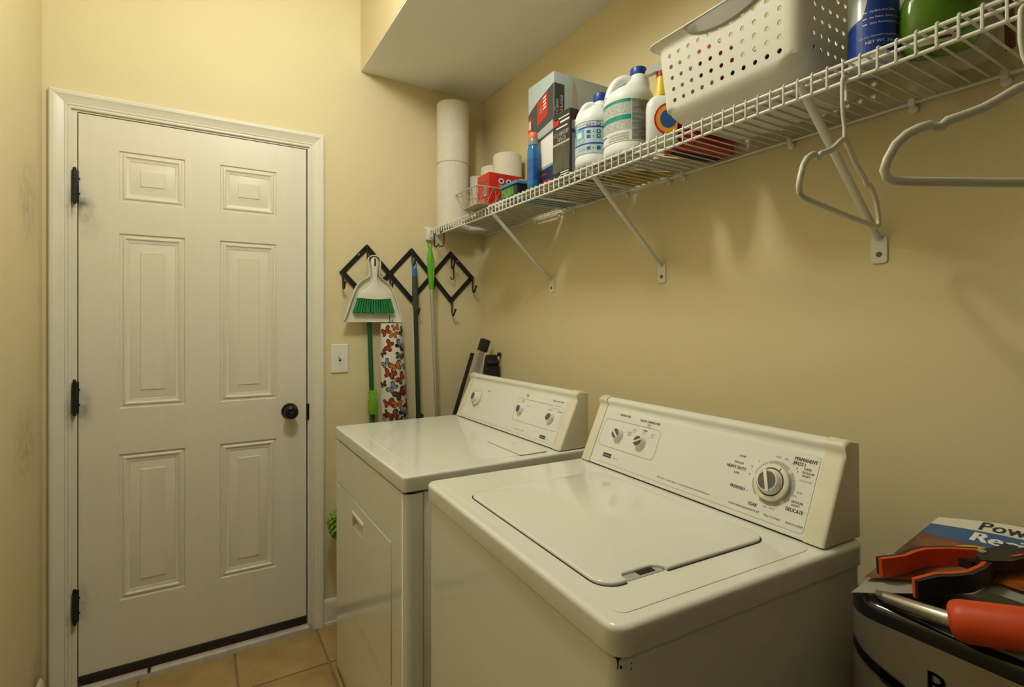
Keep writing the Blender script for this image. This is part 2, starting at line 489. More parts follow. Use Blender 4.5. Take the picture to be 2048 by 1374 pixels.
def knob(root, Fm, r, ang, oval=False):
    lift = 0.0015
    mb = MB(); mb.lathe([(r * 1.08, lift), (r * 1.08, 0.004), (r, 0.006), (r * 0.94, 0.0125), (r * 0.88, 0.0145), (0.001, 0.0145)], n=28, mat4=Fm)
    k = mb.build('knob', M['panel'], root, local=True)
    mb = MB()
    if oval:
        Q = Fm @ Matrix.Rotation(ang, 4, 'Z')
        mb.loft([[Q @ Vector((r * 0.58 * cos(2 * pi * i / 24), r * 0.78 * sin(2 * pi * i / 24), h)) for i in range(24)] for h in (0.0142, 0.0165)])
        mb.build('knob_insert', M['kgrey'], k, local=True)
        return k
    for sg in (-1, 1):
        pts = []
        for i in range(13):
            a = -pi / 2 + pi * i / 12
            pts.append((sg * (r * 0.16 + r * 0.62 * cos(a)), r * 0.74 * sin(a)))
        mb.loft([[Fm @ Matrix.Rotation(ang, 4, 'Z') @ Vector((a, b, 0.0142)) for a, b in pts], [Fm @ Matrix.Rotation(ang, 4, 'Z') @ Vector((a, b, 0.0152)) for a, b in pts]])
    mb.build('knob_insert', M['kgrey'], k, local=True)
    mb = MB(); mb.box((-r * 0.15, -r * 0.95, 0.014), (r * 0.15, r * 0.95, 0.0185), 0.0015)
    mb.xf(Fm @ Matrix.Rotation(ang, 4, 'Z')).build('knob_grip', M['panel'], k, local=True)
    return k
def outline(mb, F, y0, y1, v0, v1, r, w, lift):
    po = rrect(-abs(y1 - y0) / 2, abs(y1 - y0) / 2, v0, v1, r)
    pi_ = rrect(-abs(y1 - y0) / 2 + w, abs(y1 - y0) / 2 - w, v0 + w, v1 - w, r - w)
    m = F((y0 + y1) / 2, 0, lift)
    n = len(po)
    A = [mb.bm.verts.new(m @ Vector((a, b, 0))) for a, b in po]; B = [mb.bm.verts.new(m @ Vector((a, b, 0))) for a, b in pi_]
    for i in range(n): mb.face((A[i], A[(i + 1) % n], B[(i + 1) % n], B[i]))
def arc(mb, m, r0, r1, a0, a1, n):
    A = [mb.bm.verts.new(m @ Vector((r0 * cos(a0 + (a1 - a0) * i / n), r0 * sin(a0 + (a1 - a0) * i / n), 0))) for i in range(n + 1)]
    B = [mb.bm.verts.new(m @ Vector((r1 * cos(a0 + (a1 - a0) * i / n), r1 * sin(a0 + (a1 - a0) * i / n), 0))) for i in range(n + 1)]
    for i in range(n): mb.face((A[i], A[i + 1], B[i + 1], B[i]))
def rect(mb, m, x0, x1, y0, y1):
    mb.poly([m @ Vector(p) for p in ((x0, y0, 0), (x1, y0, 0), (x1, y1, 0), (x0, y1, 0))])

# ---- washer
WW, ZT = 0.733, 0.94
wa = thing('washing_machine', 'white top loading washing machine nearest the camera with wide dial console', 'washing machine', (0.461, 0.507, 0), radians(-2.19))
mb = MB(); slab(mb, 0.006, 0.585, 0.006, WW - 0.006, 0.03, 0.894, 0.022, 0.006); mb.build('body', M['enamel'], wa, local=True)
MB().box((0.012, 0.012, 0.88), (0.575, WW - 0.012, 0.90)).build('top_gap', M['gap'], wa, local=True)
for x in (0.05, 0.53):
    for y in (0.06, WW - 0.06): MB().cyl((x, y, 0.0), (x, y, 0.035), 0.02, n=12).build('foot', M['rubber'], wa, local=True)
mb = MB(); slab(mb, 0, 0.585, 0, WW, 0.8985, ZT, 0.026, 0.0085, 0.003); top = mb.build('top', M['enamel'], wa, local=True)
mb = MB(); slab(mb, 0.026, 0.462, 0.026, WW - 0.026, ZT - 0.001, ZT + 0.0012, 0.02, 0.0012); mb.build('top_step', M['enamel'], top, local=True)
# lid outline with finger notch on the near edge
def lid_outline(off):
    x0, x1, y0, y1, r = 0.050 - off, 0.430 + off, 0.088 - off, 0.580 + off, 0.034 + off
    pts = rrect(x0, x1, y0, y1, r, 6)
    # pts run: (x1,y1) corner, (x0,y1), (x0,y0), (x1,y0); the notch lies on the y0 edge between the last two corners
    k = 3 * 7
    nt = []
    nx0, nx1, nd = 0.094 - off * 0 , 0.178, 0.020
    for i in range(7):
        t = pi / 2 * i / 6; nt.append((nx0 + 0.010 - 0.010 * cos(t) , y0 + nd * sin(t)))
    for i in range(7):
        t = pi / 2 * (1 - i / 6); nt.append((nx1 - 0.022 + 0.022 * cos(t), y0 + nd * sin(t)))
    return pts[:k] + nt + pts[k:]
lid = MB()
ol = [lid_outline(0), lid_outline(0), lid_outline(-0.0015), lid_outline(-0.004)]
lid.loft([[Vector((a, b, z)) for a, b in o_] for o_, z in zip(ol, (ZT, ZT + 0.0045, ZT + 0.0062, ZT + 0.0068))])
lidob = lid.build('lid', M['enamel'], wa, local=True, smooth=50)
g = MB(); g.loft([[Vector((a, b, z)) for a, b in lid_outline(0.0028)] for z in (ZT, ZT + 0.0016)]); g.build('lid_gap', M['gap'], lidob, local=True)
MB().box((0.098, 0.0905, ZT), (0.174, 0.108, ZT + 0.0020)).build('finger_notch', M['ringg'], lidob, local=True)
MB().box((0.128, 0.096, ZT + 0.0015), (0.160, 0.1075, ZT + 0.0030)).build('latch', M['gap'], lidob, local=True)
mb = MB()
for (y, z) in ((0.016, 0.885), (0.022, 0.886), (0.032, 0.879), (0.036, 0.8785)):
    mb.sphere((0.0135 if y < 0.02 else 0.03, 0.0075, z), 0.0022, 6)
mb.build('rust_chip', mat('rust_chip', (0.05, 0.03, 0.015), 0.8), wa, local=True)
body, F, lf = console(wa, 0.475, ZT + 0.003, WW, 0.012, WW - 0.012)
p = MB()           # lettering, two inks
def T(s, y, v, size, bold=0.0, ink=0, align='CENTER', sx=1.0):
    p.mi = ink; p.text(s, size, F(y, v, lf), align, bold, sx * (0.80 if size > 0.007 else 0.88))
T('WATER LEVEL', 0.596, 0.149, 0.0085, 0.02)
T('WATER TEMPERATURE', 0.500, 0.1465, 0.0088, 0.02)
T('WASH', 0.500, 0.139, 0.0055); T('RINSE', 0.500, 0.134, 0.005, 0, 1)
p.mi = 1; outline(p, F, 0.672, 0.452, 0.053, 0.132, 0.014, 0.0012, lf)
T('S', 0.634, 0.112, 0.0055); T('EXTRA', 0.560, 0.107, 0.0055); T('LARGE', 0.560, 0.101, 0.0055)
T('COLD', 0.545, 0.117, 0.0055); T('COLD', 0.545, 0.111, 0.0055, 0, 1); T('WARM', 0.507, 0.122, 0.006, .02); T('COLD', 0.508, 0.116, 0.0055, 0, 1)
T('HOT', 0.478, 0.116, 0.0055); T('COLD', 0.478, 0.110, 0.0055, 0, 1)
for y, v in ((0.611, 0.119), (0.591, 0.119), (0.578, 0.107), (0.511, 0.1125), (0.489, 0.108)): T('.', y, v + 0.001, 0.014, 0.03)
p.mi = 0; rect(p, F(0.618, 0.031, lf), -0.017, 0.017, -0.0055, 0.0055)
T('70 Series', 0.582, 0.029, 0.006, 0, 1)
T('Heavy Duty   \u2022   Super Capacity   \u2022   2 Speed Motor With 4 Speed Combinations', 0.345, 0.022, 0.0055, 0.0, 0, 'CENTER', 0.98)
T('SHORT', 0.212, 0.121, 0.006, 0.01); T('REGULAR', 0.217, 0.1065, 0.006, 0.01); T('HEAVY DUTY', 0.221, 0.0955, 0.0098, 0.025); T('SUPER', 0.217, 0.0845, 0.006, 0.01)
T('12', 0.186, 0.106, 0.006); T('18', 0.187, 0.089, 0.006); T('6', 0.174, 0.120, 0.006)
T('PREWASH', 0.206, 0.056, 0.0098, 0.025); T('4', 0.183, 0.055, 0.006)
T('SOAK', 0.163, 0.0325, 0.0098, 0.025)
T('PERMANENT', 0.080, 0.1425, 0.0098, 0.025); T('PRESS I', 0.091, 0.1335, 0.0098, 0.025)
T('SUPER', 0.073, 0.1265, 0.006, .01); T('REGULAR', 0.070, 0.1195, 0.006, .01); T('SHORT', 0.073, 0.1130, 0.006, .01); T('COOL DOWN', 0.072, 0.1035, 0.0042, 0, 1)
T('14', 0.103, 0.131, 0.006); T('8', 0.0935, 0.124, 0.006); T('4', 0.091, 0.118, 0.006)
T('RINSE', 0.078, 0.080, 0.0048, 0, 1); T('SPIN', 0.085, 0.072, 0.0048, 0, 1); T('RINSE', 0.135, 0.1375, 0.0048, 0, 1); T('SPIN', 0.118, 0.1365, 0.0048, 0, 1)
T('REGULAR', 0.077, 0.0615, 0.006, .01); T('SHORT', 0.079, 0.055, 0.006, .01); T('DELICATE', 0.079, 0.0455, 0.0098, 0.025)
T('8', 0.094, 0.061, 0.006); T('4', 0.099, 0.056, 0.006)
T('SPIN', 0.137, 0.036, 0.0048, 0, 1); T('RINSE', 0.122, 0.036, 0.0048, 0, 1)
T('PUSH & TURN CLOCKWISE TO SET', 0.181, 0.021, 0.0052, .01); T('PULL TO START', 0.117, 0.0205, 0.0056, .01); T('PUSH TO STOP', 0.073, 0.0205, 0.0056, .01)
tag(p.build('lettering', [M['ink'], M['inkg']], wa, local=True, smooth=0), kind='stuff')
q = MB(); q.text('Kenmore', 0.0085, F(0.618, 0.031, lf + 0.0003), 'CENTER', 0.02); q.build('logo_lettering', M['panel'], wa, local=True, smooth=0)
dc = F(0.133, 0.0845, lf)
rg = MB()
for a0, a1, r0 in ((-2.05, -0.95, .0375), (-0.75, 0.25, .0375), (0.27, 0.75, .0365), (0.95, 2.05, .0375), (2.1, 2.9, .0365), (3.15, 3.95, .0375)): arc(rg, dc, r0, 0.0445, a0, a1, 10)
rg.build('dial_scale', M['ringg'], wa, local=True, smooth=0)
tk = MB()
for i in range(26): arc(tk, dc @ Matrix.Translation((0, 0, 0.0003)), 0.0365, 0.0448, 0.3 + i * 0.105, 0.318 + i * 0.105, 1)
tk.build('dial_ticks', M['panel'], wa, local=True, smooth=0)
d = MB(); d.lathe([(0.0365, 0.0005), (0.0365, 0.008), (0.034, 0.010), (0.0285, 0.0105), (0.0275, 0.006), (0.001, 0.006)], n=40, mat4=dc)
dial = d.build('dial', M['cream'], wa, local=True)
MB().lathe([(0.0272, 0.005), (0.0272, 0.0085), (0.001, 0.0085)], n=32, mat4=dc).build('dial_recess', mat('dial_brown', (0.10, 0.07, 0.025), 0.5), dial, local=True)
mk = MB(); mk.box((-0.0008, 0.029, 0.0100), (0.0008, 0.034, 0.0108)); mk.xf(dc @ Matrix.Rotation(radians(-28), 4, 'Z')).build('dial_mark', M['ink'], dial, local=True)
knob(wa, dc @ Matrix.Translation((0, 0, 0.007)), 0.0235, radians(22))
knob(wa, F(0.600, 0.094, lf - 0.0016), 0.0165, radians(52))
knob(wa, F(0.511, 0.0905, lf - 0.0016), 0.0165, radians(118))

# ---- dryer
DW = 0.789
dy = thing('clothes_dryer', 'white front loading clothes dryer between the washing machine and the door wall', 'dryer', (0.455, 1.297, 0))
zf0, zf1 = 0.03, 0.893
mb = MB(); mb.box((0.052, 0.004, 0.03), (0.62, DW - 0.004, 0.893), 0.004); mb.build('body', M['enamel'], dy, local=True)
for x in (0.05, 0.56):
    for y in (0.06, DW - 0.06): MB().cyl((x, y, 0.0), (x, y, 0.035), 0.02, n=12).build('foot', M['rubber'], dy, local=True)
MB().box((0.012, 0.012, 0.88), (0.60, DW - 0.012, 0.90)).build('top_gap', M['gap'], dy, local=True)
# front shell with an opening for the door
hy0, hy1, hz0, hz1 = 0.103, 0.749, 0.340, 0.736
mb = MB()
holed(mb, [0.02, 0.0215, hy0, hy1, DW - 0.0215, DW - 0.02], [zf0, hz0, hz1, zf1], {(2, 1)}, lambda y, z: Vector((0, y, z)))
for ysg, y_a in ((1, 0.0), (-1, DW)):
    path = [(0.0505, y_a), (0.022, y_a)] + [(0.02 - 0.02 * sin(pi / 2 * i / 6), y_a + ysg * (0.02 - 0.02 * cos(pi / 2 * i / 6))) for i in range(7)]
    mb.loft([[Vector((x, y, zf0)) for x, y in path], [Vector((x, y, zf1)) for x, y in path]], caps=False, closed=False)
for z in (zf0, zf1):
    mb.poly([(0.0, 0.02, z), (0.0, DW - 0.02, z), (0.05, DW, z), (0.05, 0, z)])
for a, b in (((hy0, hz0), (hy1, hz0)), ((hy1, hz0), (hy1, hz1)), ((hy1, hz1), (hy0, hz1)), ((hy0, hz1), (hy0, hz0))):
    mb.poly([(0, *a), (0, *b), (0.03, *b), (0.03, *a)])
bmesh.ops.remove_doubles(mb.bm, verts=mb.bm.verts[:], dist=1e-5)
mb.build('front_panel', M['enamel'], dy, local=True, smooth=40)
MB().box((0.028, hy0 - 0.005, hz0 - 0.005), (0.0500, hy1 + 0.005, hz1 + 0.005)).build('door_gap', M['gap'], dy, local=True)
# dryer door with a recessed handle
gy0, gy1, gz0, gz1 = 0.388, 0.520, 0.640, 0.690
e = 0.003
mb = MB()
ys_, zs_ = [hy0 + e, gy0, gy1, hy1 - e], [hz0 + e, gz0, gz1, hz1 - e]
holed(mb, ys_, zs_, {(1, 1)}, lambda y, z: Vector((-0.002, y, z)))
for a, b in (((ys_[0], zs_[0]), (ys_[3], zs_[0])), ((ys_[3], zs_[0]), (ys_[3], zs_[3])), ((ys_[3], zs_[3]), (ys_[0], zs_[3])), ((ys_[0], zs_[3]), (ys_[0], zs_[0]))):
    mb.poly([(-0.002, *a), (-0.002, *b), (0.027, *b), (0.027, *a)])
bmesh.ops.remove_doubles(mb.bm, verts=mb.bm.verts[:], dist=1e-5)
bmesh.ops.bevel(mb.bm, geom=[e_ for e_ in mb.bm.edges if len(e_.link_faces) == 2 and e_.calc_face_angle() > 1], offset=0.002, segments=2, profile=0.5, affect='EDGES')
ddoor = mb.build('door', M['enamel'], dy, local=True, smooth=40)
mb = MB()
for a, b in (((gy0, gz0), (gy1, gz0)), ((gy1, gz0), (gy1, gz1)), ((gy1, gz1), (gy0, gz1)), ((gy0, gz1), (gy0, gz0))):
    mb.poly([(-0.002, *a), (-0.002, *b), (0.024, b[0], b[1] + (0.0 if b[1] > 0.66 else 0.024)), (0.024, a[0], a[1] + (0.0 if a[1] > 0.66 else 0.024))])
mb.poly([(0.024, gy0, gz0 + 0.024), (0.024, gy1, gz0 + 0.024), (0.024, gy1, gz1), (0.024, gy0, gz1)])
mb.build('handle_pocket', M['cream'], ddoor, local=True)
mb = MB(); mb.box((-0.006, gy0 - 0.005, gz1 - 0.009), (0.004, gy1 + 0.005, gz1 + 0.005), 0.0025); mb.build('handle_lip', M['cream'], ddoor, local=True)
mb = MB(); slab(mb, -0.003, 0.62, -0.001, DW + 0.001, 0.8985, ZT, 0.014, 0.006, 0.003); top = mb.build('top', M['enamel'], dy, local=True)
mb = MB(); slab(mb, 0.050, 0.490, 0.040, DW - 0.045, ZT - 0.001, ZT + 0.0012, 0.008, 0.0012); mb.build('top_panel', M['enamel'], top, local=True)
MB().box((0.3725, 0.030, ZT + 0.0008), (0.4665, 0.2415, ZT + 0.0016)).build('lint_door_gap', M['gap'], top, local=True)
mb = MB(); slab(mb, 0.3735, 0.466, 0.0305, 0.2405, ZT, ZT + 0.0042, 0.004, 0.001); ld = mb.build('lint_door', M['enamel'], top, local=True)
mb = MB(); mb.poly([(0.43, 0.190, ZT + 0.0045), (0.445, 0.165, ZT + 0.0045), (0.43, 0.160, ZT + 0.0045)]); mb.build('lint_mark', M['ringg'], top, local=True)
body, F, lf = console(dy, 0.503, ZT + 0.003, DW, 0.010, DW - 0.022)
p = MB()
p.mi = 1; outline(p, F, 0.338, 0.060, 0.050, 0.133, 0.014, 0.0012, lf)
T('FABRIC', 0.285, 0.1485, 0.0065, 0.02); T('CARE', 0.285, 0.1425, 0.0055, 0.01)
T('PUSH TO START DRYER', 0.100, 0.148, 0.0065, 0.025)
T('END OF CYCLE SIGNAL', 0.100, 0.1235, 0.0048, 0, 1)
T('SIGNAL OFF', 0.128, 0.116, 0.005, .01); T('SIGNAL ON', 0.077, 0.1155, 0.005, .01)
T('PERM', 0.300, 0.1275, 0.005, .01); T('PRESS', 0.300, 0.121, 0.0055, .01); T('COTTON', 0.262, 0.110, 0.005, 0.0, 0); T('AIR', 0.325, 0.117, 0.005, 0, 0)
T('Heavy Duty   \u2022   Super Capacity', 0.268, 0.022, 0.0055, 0)
p.mi = 0; rect(p, F(0.121, 0.023, lf), -0.0165, 0.0165, -0.0055, 0.0055)
T('70 Series', 0.086, 0.021, 0.0055, 0, 1)
T('VERY DRY', 0.565, 0.131, 0.006, .02); T('DRY', 0.690, 0.118, 0.005, .01); T('40', 0.698, 0.100, 0.006, .02); T('30', 0.7, 0.090, 0.005, .01); T('20', 0.7, 0.080, 0.005, .01); T('10', 0.70, 0.070, 0.005, .01)
T('OFF', 0.60, 0.055, 0.0065, .03); T('AIR', 0.63, 0.050, 0.005, .02)
dc2 = F(0.640, 0.094, lf)
p.mi = 0
for i in range(30): arc(p, dc2, 0.0345, 0.038 + 0.003 * (i % 3 == 0), -2.2 + i * 0.13, -2.18 + i * 0.13, 1)
tag(p.build('lettering', [M['ink'], M['inkg']], dy, local=True, smooth=0), kind='stuff')
q = MB(); q.text('Kenmore', 0.0085, F(0.121, 0.023, lf + 0.0003), 'CENTER', 0.02); q.build('logo_lettering', M['panel'], dy, local=True, smooth=0)
MB().lathe([(0.032, 0.0004), (0.032, 0.008), (0.029, 0.010), (0.001, 0.010)], n=36, mat4=dc2).build('dial', M['cream'], dy, local=True)
knob(dy, dc2 @ Matrix.Translation((0, 0, 0.009)), 0.019, radians(8), True)
knob(dy, F(0.299, 0.092, lf - 0.0016), 0.0165, radians(12), True)
knob(dy, F(0.111, 0.091, lf - 0.0016), 0.0165, radians(-40), True)

# black hose behind the machines
hz = thing('drain_hose', 'black hose behind the gap between the two machines', 'hose', (1.14, 1.36, 0))
MB().tube([(1.14, 1.36, 0.0), (1.14, 1.36, 0.5), (1.145, 1.362, 0.9), (1.16, 1.366, 0.960), (1.20, 1.37, 0.985), (1.262, 1.37, 0.96)], 0.018, 12).build('hose', M['rubber'], hz)
MB().cyl((1.262, 1.37, 0.96), (1.276, 1.37, 0.955), 0.024, n=12).build('wall_fitting', M['rubber'], hz)

# ------------------------------------------------------------------ wire shelf
ZD = 1.793            # deck wire height
XF = 0.967            # front edge
sh = thing('wire_shelf', 'long white ventilated wire shelf with wall braces on the right wall', 'shelf', (XR, D, ZD))
YE = -0.25
STEP = 0.0271
wpts = [(XF, 0, ZD - 0.034), (XF, 0, ZD - 0.002), (XF + 0.0012, 0, ZD + 0.0025), (XF + 0.004, 0, ZD + 0.0042), (XF + 0.010, 0, ZD + 0.0042), (XR - 0.008, 0, ZD + 0.0042)]
w0 = MB().tube(wpts, 0.0021, 6).build('wire', M['wire'], sh, local=True)
w0.location = Vector((0, 0.324, 0)) - Vector((XR, D, ZD))
k = 1
while True:
    y = 0.324 + STEP * k
    if y > D - 0.012: break
    copy_of(w0, Vector((0, y, 0)) - Vector((XR, D, ZD)), sh); k += 1
k = 1
while 0.324 - STEP * k > YE:
    copy_of(w0, Vector((0, 0.324 - STEP * k, 0)) - Vector((XR, D, ZD)), sh); k += 1
for x, z, r in ((XF + 0.0035, ZD - 0.002, 0.0033), (XF + 0.0035, ZD - 0.034, 0.0033), (XF + 0.034, ZD - 0.0012, 0.0032), (XR - 0.010, ZD - 0.0012, 0.0034)):
    MB().cyl((x, YE, z), (x, D - 0.004, z), r, n=10).build('rail', M['wire'], sh)
for by in (1.800, 1.190, 0.566, -0.05):
    mb = MB()
    a = Vector((XF + 0.012, by, ZD - 0.012)); b = Vector((XR - 0.006, by, 1.520))
    n = (b - a).normalized(); s_ = Vector((0, 1, 0)); t_ = n.cross(s_)
    ring = lambda c, w, h: [c + s_ * (w * cos(q)) + t_ * (h * sin(q)) for q in [2 * pi * i / 12 for i in range(12)]]
    mb.loft([ring(a - n * 0.012, 0.004, 0.004), ring(a, 0.007, 0.006), ring(a + n * 0.02, 0.0085, 0.007), ring(b - n * 0.03, 0.0085, 0.007), ring(b, 0.008, 0.003)])
    br = mb.build('brace', M['wire'], sh)
    mb = MB(); slab(mb, -0.0165, 0.0165, -0.030, 0.030, 0, 0.004, 0.008, 0.002)
    mb.xf(frame4((XR - 0.0002, by, 1.497), (0, -1, 0), (0, 0, 1)))
    mb.build('wall_plate', M['wire'], br)
    MB().lathe([(0.006, 0.004), (0.0055, 0.006), (0.001, 0.0065)], n=12, mat4=frame4((XR, by, 1.487), (0, -1, 0), (0, 0, 1))).build('screw', M['kgrey'], br)
for cy in (2.2, 1.924, 1.745, 1.645, 1.349, 1.157, 1.099, 0.762, 0.501, 0.356):
    mb = MB()
    m = frame4((XR, cy, ZD - 0.001), (0, -1, 0), (0, 0, 1))
    mb.lathe([(0.0085, 0.0), (0.0085, 0.006), (0.0055, 0.0085), (0.001, 0.009)], n=14, mat4=m @ Matrix.Translation((0, -0.012, 0)))
    mb.box((XR - 0.016, cy - 0.006, ZD - 0.010), (XR, cy + 0.006, ZD + 0.008), 0.002)
    mb.build('wall_clip', M['wire'], sh)
mb = MB(); mb.box((XF - 0.014, D - 0.026, ZD - 0.048), (XF + 0.020, D - 0.0005, ZD + 0.012), 0.004)
eb = mb.build('end_bracket', M['wire'], sh)
MB().box((XF - 0.02, D - 0.004, ZD + 0.006), (XF + 0.024, D - 0.0004, ZD + 0.020), 0.001).build('bracket_flange', M['wire'], eb)

# ------------------------------------------------------------------ more materials
def cmat(name, c, rough=0.4, **k): return mat(name, c, rough, **k)
paper = cmat('paper_towel', (0.70, 0.66, 0.56), 0.95, var=0.03, scale=30, bump=0.7, bscale=70)
hdpe = cmat('bottle_white', (0.74, 0.78, 0.76), 0.38, var=0.01)
capblue = cmat('cap_blue', (0.012, 0.06, 0.32), 0.35)
red = cmat('red_card', (0.50, 0.022, 0.012), 0.4)
whiteink = cmat('white_print', (0.75, 0.74, 0.70), 0.5)
navy = cmat('navy_print', (0.02, 0.035, 0.10), 0.4)
dkgrey = cmat('dark_grey_card', (0.055, 0.055, 0.058), 0.45)
sky = cmat('pale_picture_print', (0.38, 0.44, 0.43), 0.4, var=0.12, scale=5)
teal = cmat('teal_print', (0.0, 0.25, 0.20), 0.4)
speck = cmat('fine_text_print', (0.42, 0.44, 0.40), 0.5, var=0.35, scale=240)
cyan = cmat('cyan_print', (0.12, 0.42, 0.55), 0.4)
paleblue = cmat('pale_blue_print', (0.42, 0.60, 0.66), 0.4, var=0.05)
blueink = cmat('blue_print', (0.02, 0.07, 0.30), 0.4)
orange = cmat('orange_plastic', (0.70, 0.12, 0.02), 0.35)
yellow = cmat('yellow_plastic', (0.72, 0.50, 0.02), 0.35)
redp = cmat('red_plastic', (0.48, 0.015, 0.010), 0.3)
olive = cmat('olive_picture_print', (0.075, 0.07, 0.05), 0.4, var=0.5, scale=28, stretch=(1, 1, 0.3))
sand = cmat('sand_print', (0.45, 0.36, 0.25), 0.5)
lime = cmat('lime_plastic', (0.10, 0.42, 0.02), 0.3)
BZ = 1.8018     # things stand just above the flat papers on the deck

def fr(x, y, z, face):
    return frame4((x, y, z), (0, -1, 0), (0, 0, 1)) if face == 'x' else frame4((x, y, z), (1, 0, 0), (0, 0, 1))

# flat things lying on the wires
def flat(name, label, cat, pts, m, z0=1.7996, th=0.0018):
    mb = MB(); mb.prism(pts, z0, z0 + th, lambda a, b, h: Vector((a, b, h)))
    return tag(mb.build(name, m, smooth=0), label, cat)
flat('cardboard_sheet', 'pale cardboard sheet lying on the shelf wires under the paper rolls', 'cardboard', [(1.0, 1.73), (1.24, 1.715), (1.255, 2.22), (1.13, 2.24), (1.03, 2.16)], cmat('cardboard_pale', (0.50, 0.42, 0.30), 0.9, var=0.1))
flat('blue_folder', 'flat blue folder lying on the shelf wires under the blue bottle', 'folder', [(0.984, 1.625), (1.262, 1.60), (1.262, 1.705), (0.99, 1.705)], cmat('folder_blue', (0.05, 0.20, 0.32), 0.5))
flat('magazine', 'printed magazine lying on the shelf wires under the large dark box', 'magazine', [(0.985, 1.325), (1.25, 1.35), (1.258, 1.585), (0.99, 1.60)], cmat('magazine_print', (0.42, 0.37, 0.30), 0.4, var=0.75, scale=11, stretch=(1, 3, 1)))
flat('yellow_pouch', 'flat yellow and black pouch lying on the shelf wires under the bleach bottles', 'pouch', [(1.105, 1.175), (1.262, 1.12), (1.265, 1.30), (1.12, 1.315)], cmat('pouch_print', (0.42, 0.28, 0.02), 0.35, var=0.6, scale=14))
ck = flat('plastic_sack', 'crumpled white plastic sack lying on the shelf wires under the bleach bottles', 'bag', [(0.98, 1.03), (1.09, 1.06), (1.10, 1.15), (1.085, 1.305), (1.0, 1.30)], cmat('sack_white', (0.55, 0.53, 0.48), 0.4, var=0.25, scale=30, bump=0.6, bscale=40))
sg = flat('store_flyer', 'white printed flyer lying on the shelf wires beside the yellow pouch', 'flyer', [(1.11, 1.035), (1.262, 1.0), (1.262, 1.105), (1.11, 1.16)], cmat('flyer_white', (0.58, 0.55, 0.48), 0.5, var=0.1))
flat('black_sleeve', 'flat black sleeve on the shelf wires next to the red tub', 'sleeve', [(1.10, 0.975), (1.262, 0.955), (1.262, 0.99), (1.10, 1.02)], M['rubber'])

# paper towel rolls
def towel(name, x, y, z, r, h, label):
    mb = MB()
    mb.lathe([(r * 0.27, 0.0), (r - 0.004, 0.0), (r, 0.004), (r + 0.0008, h * 0.5), (r, h - 0.004), (r - 0.004, h), (r * 0.27, h)], (x, y, z), 40, caps=False)
    t = thing(name, label, 'paper towel', (x, y, z), 0, 'paper towel rolls on the shelf')
    mb.build('paper', paper, t)
    MB().lathe([(r * 0.27, 0.0), (r * 0.27, h), (r * 0.25, h), (r * 0.25, 0.0)], (x, y, z), 20, caps=False).build('core', cmat('core_card', (0.4, 0.3, 0.18), 0.9), t)
towel('paper_towel_roll', 1.062, 2.334, BZ, 0.078, 0.305, 'wide white paper towel roll at the bottom of the tall stack in the shelf corner')
towel('paper_towel_roll', 1.064, 2.334, BZ + 0.3055, 0.078, 0.294, 'wide white paper towel roll on top of the tall stack in the shelf corner')
towel('paper_towel_roll', 1.209, 2.338, BZ, 0.064, 0.262, 'lowest narrow paper roll beside the tall stack, nearest the corner')
towel('paper_towel_roll', 1.2115, 2.185, BZ, 0.064, 0.275, 'narrow paper roll half hidden between two other rolls behind the red box')
towel('paper_towel_roll', 1.193, 2.028, BZ, 0.064, 0.290, 'narrow paper roll standing directly behind the red box')

# small wire basket with the red box in it
wb = thing('wire_basket', 'small beige wire basket overhanging the shelf edge with a red box inside', 'basket', (1.03, 1.88, 1.80))
bw = cmat('basket_wire', (0.52, 0.45, 0.33), 0.4)
bx0, bx1, by0, by1, bz = 0.932, 1.148, 1.800, 1.950, 1.8018
rx0, rx1, ry0, ry1, rz_ = 0.902, 1.162, 1.765, 1.965, 1.862
def rim(x0, x1, y0, y1, z, r): return [Vector((a, b, z)) for a, b in rrect(x0, x1, y0, y1, r, 4)]
MB().tube(rim(rx0, rx1, ry0, ry1, rz_, 0.02), 0.0022, 6, closed=True).build('rim', bw, wb)
MB().tube(rim(bx0, bx1, by0, by1, bz + 0.003, 0.015), 0.0018, 6, closed=True).build('rim', bw, wb)
mb = MB(); slab(mb, bx0, bx1, by0, by1, bz + 0.0005, bz + 0.003, 0.012); mb.build('base', cmat('basket_base', (0.46, 0.39, 0.26), 0.6), wb)
def seg(p, q): MB().cyl(p, q, 0.0012, n=6).build('wire', bw, wb)
for i in range(9):
    t0, t1 = i / 9, (i + 1) / 9
    for (fa, fb) in ((lambda t: (bx0, by0 + (by1 - by0) * t, bz), lambda t: (rx0, ry0 + (ry1 - ry0) * t, rz_)), (lambda t: (bx1, by0 + (by1 - by0) * t, bz), lambda t: (rx1, ry0 + (ry1 - ry0) * t, rz_))):
        seg(fa(t0), fb(t1)); 
        if i % 2 == 0: seg(fa(t1), fb(t0))
for i in range(7):
    t0, t1 = i / 7, (i + 1) / 7
    for (fa, fb) in ((lambda t: (bx0 + (bx1 - bx0) * t, by0, bz), lambda t: (rx0 + (rx1 - rx0) * t, ry0, rz_)), (lambda t: (bx0 + (bx1 - bx0) * t, by1, bz), lambda t: (rx0 + (rx1 - rx0) * t, ry1, rz_))):
        seg(fa(t0), fb(t1))
        if i % 2 == 0: seg(fa(t1), fb(t0))
rb = thing('dryer_sheet_box', 'red dryer sheet box with white lettering standing in the small wire basket', 'box', (1.06, 1.865, 1.803))
X0, X1, Y0, Y1, Z0, Z1 = 0.985, 1.141, 1.818, 1.918, 1.8052, 1.938
MB().box((X0, Y0, Z0), (X1, Y1, Z1), 0.0012).build('carton', red, rb)
mb = MB()
mb.text('bounce', 0.030, fr(X0 - 0.0006, (Y0 + Y1) / 2, Z1 - 0.026, 'x'), 'CENTER', 0.02)
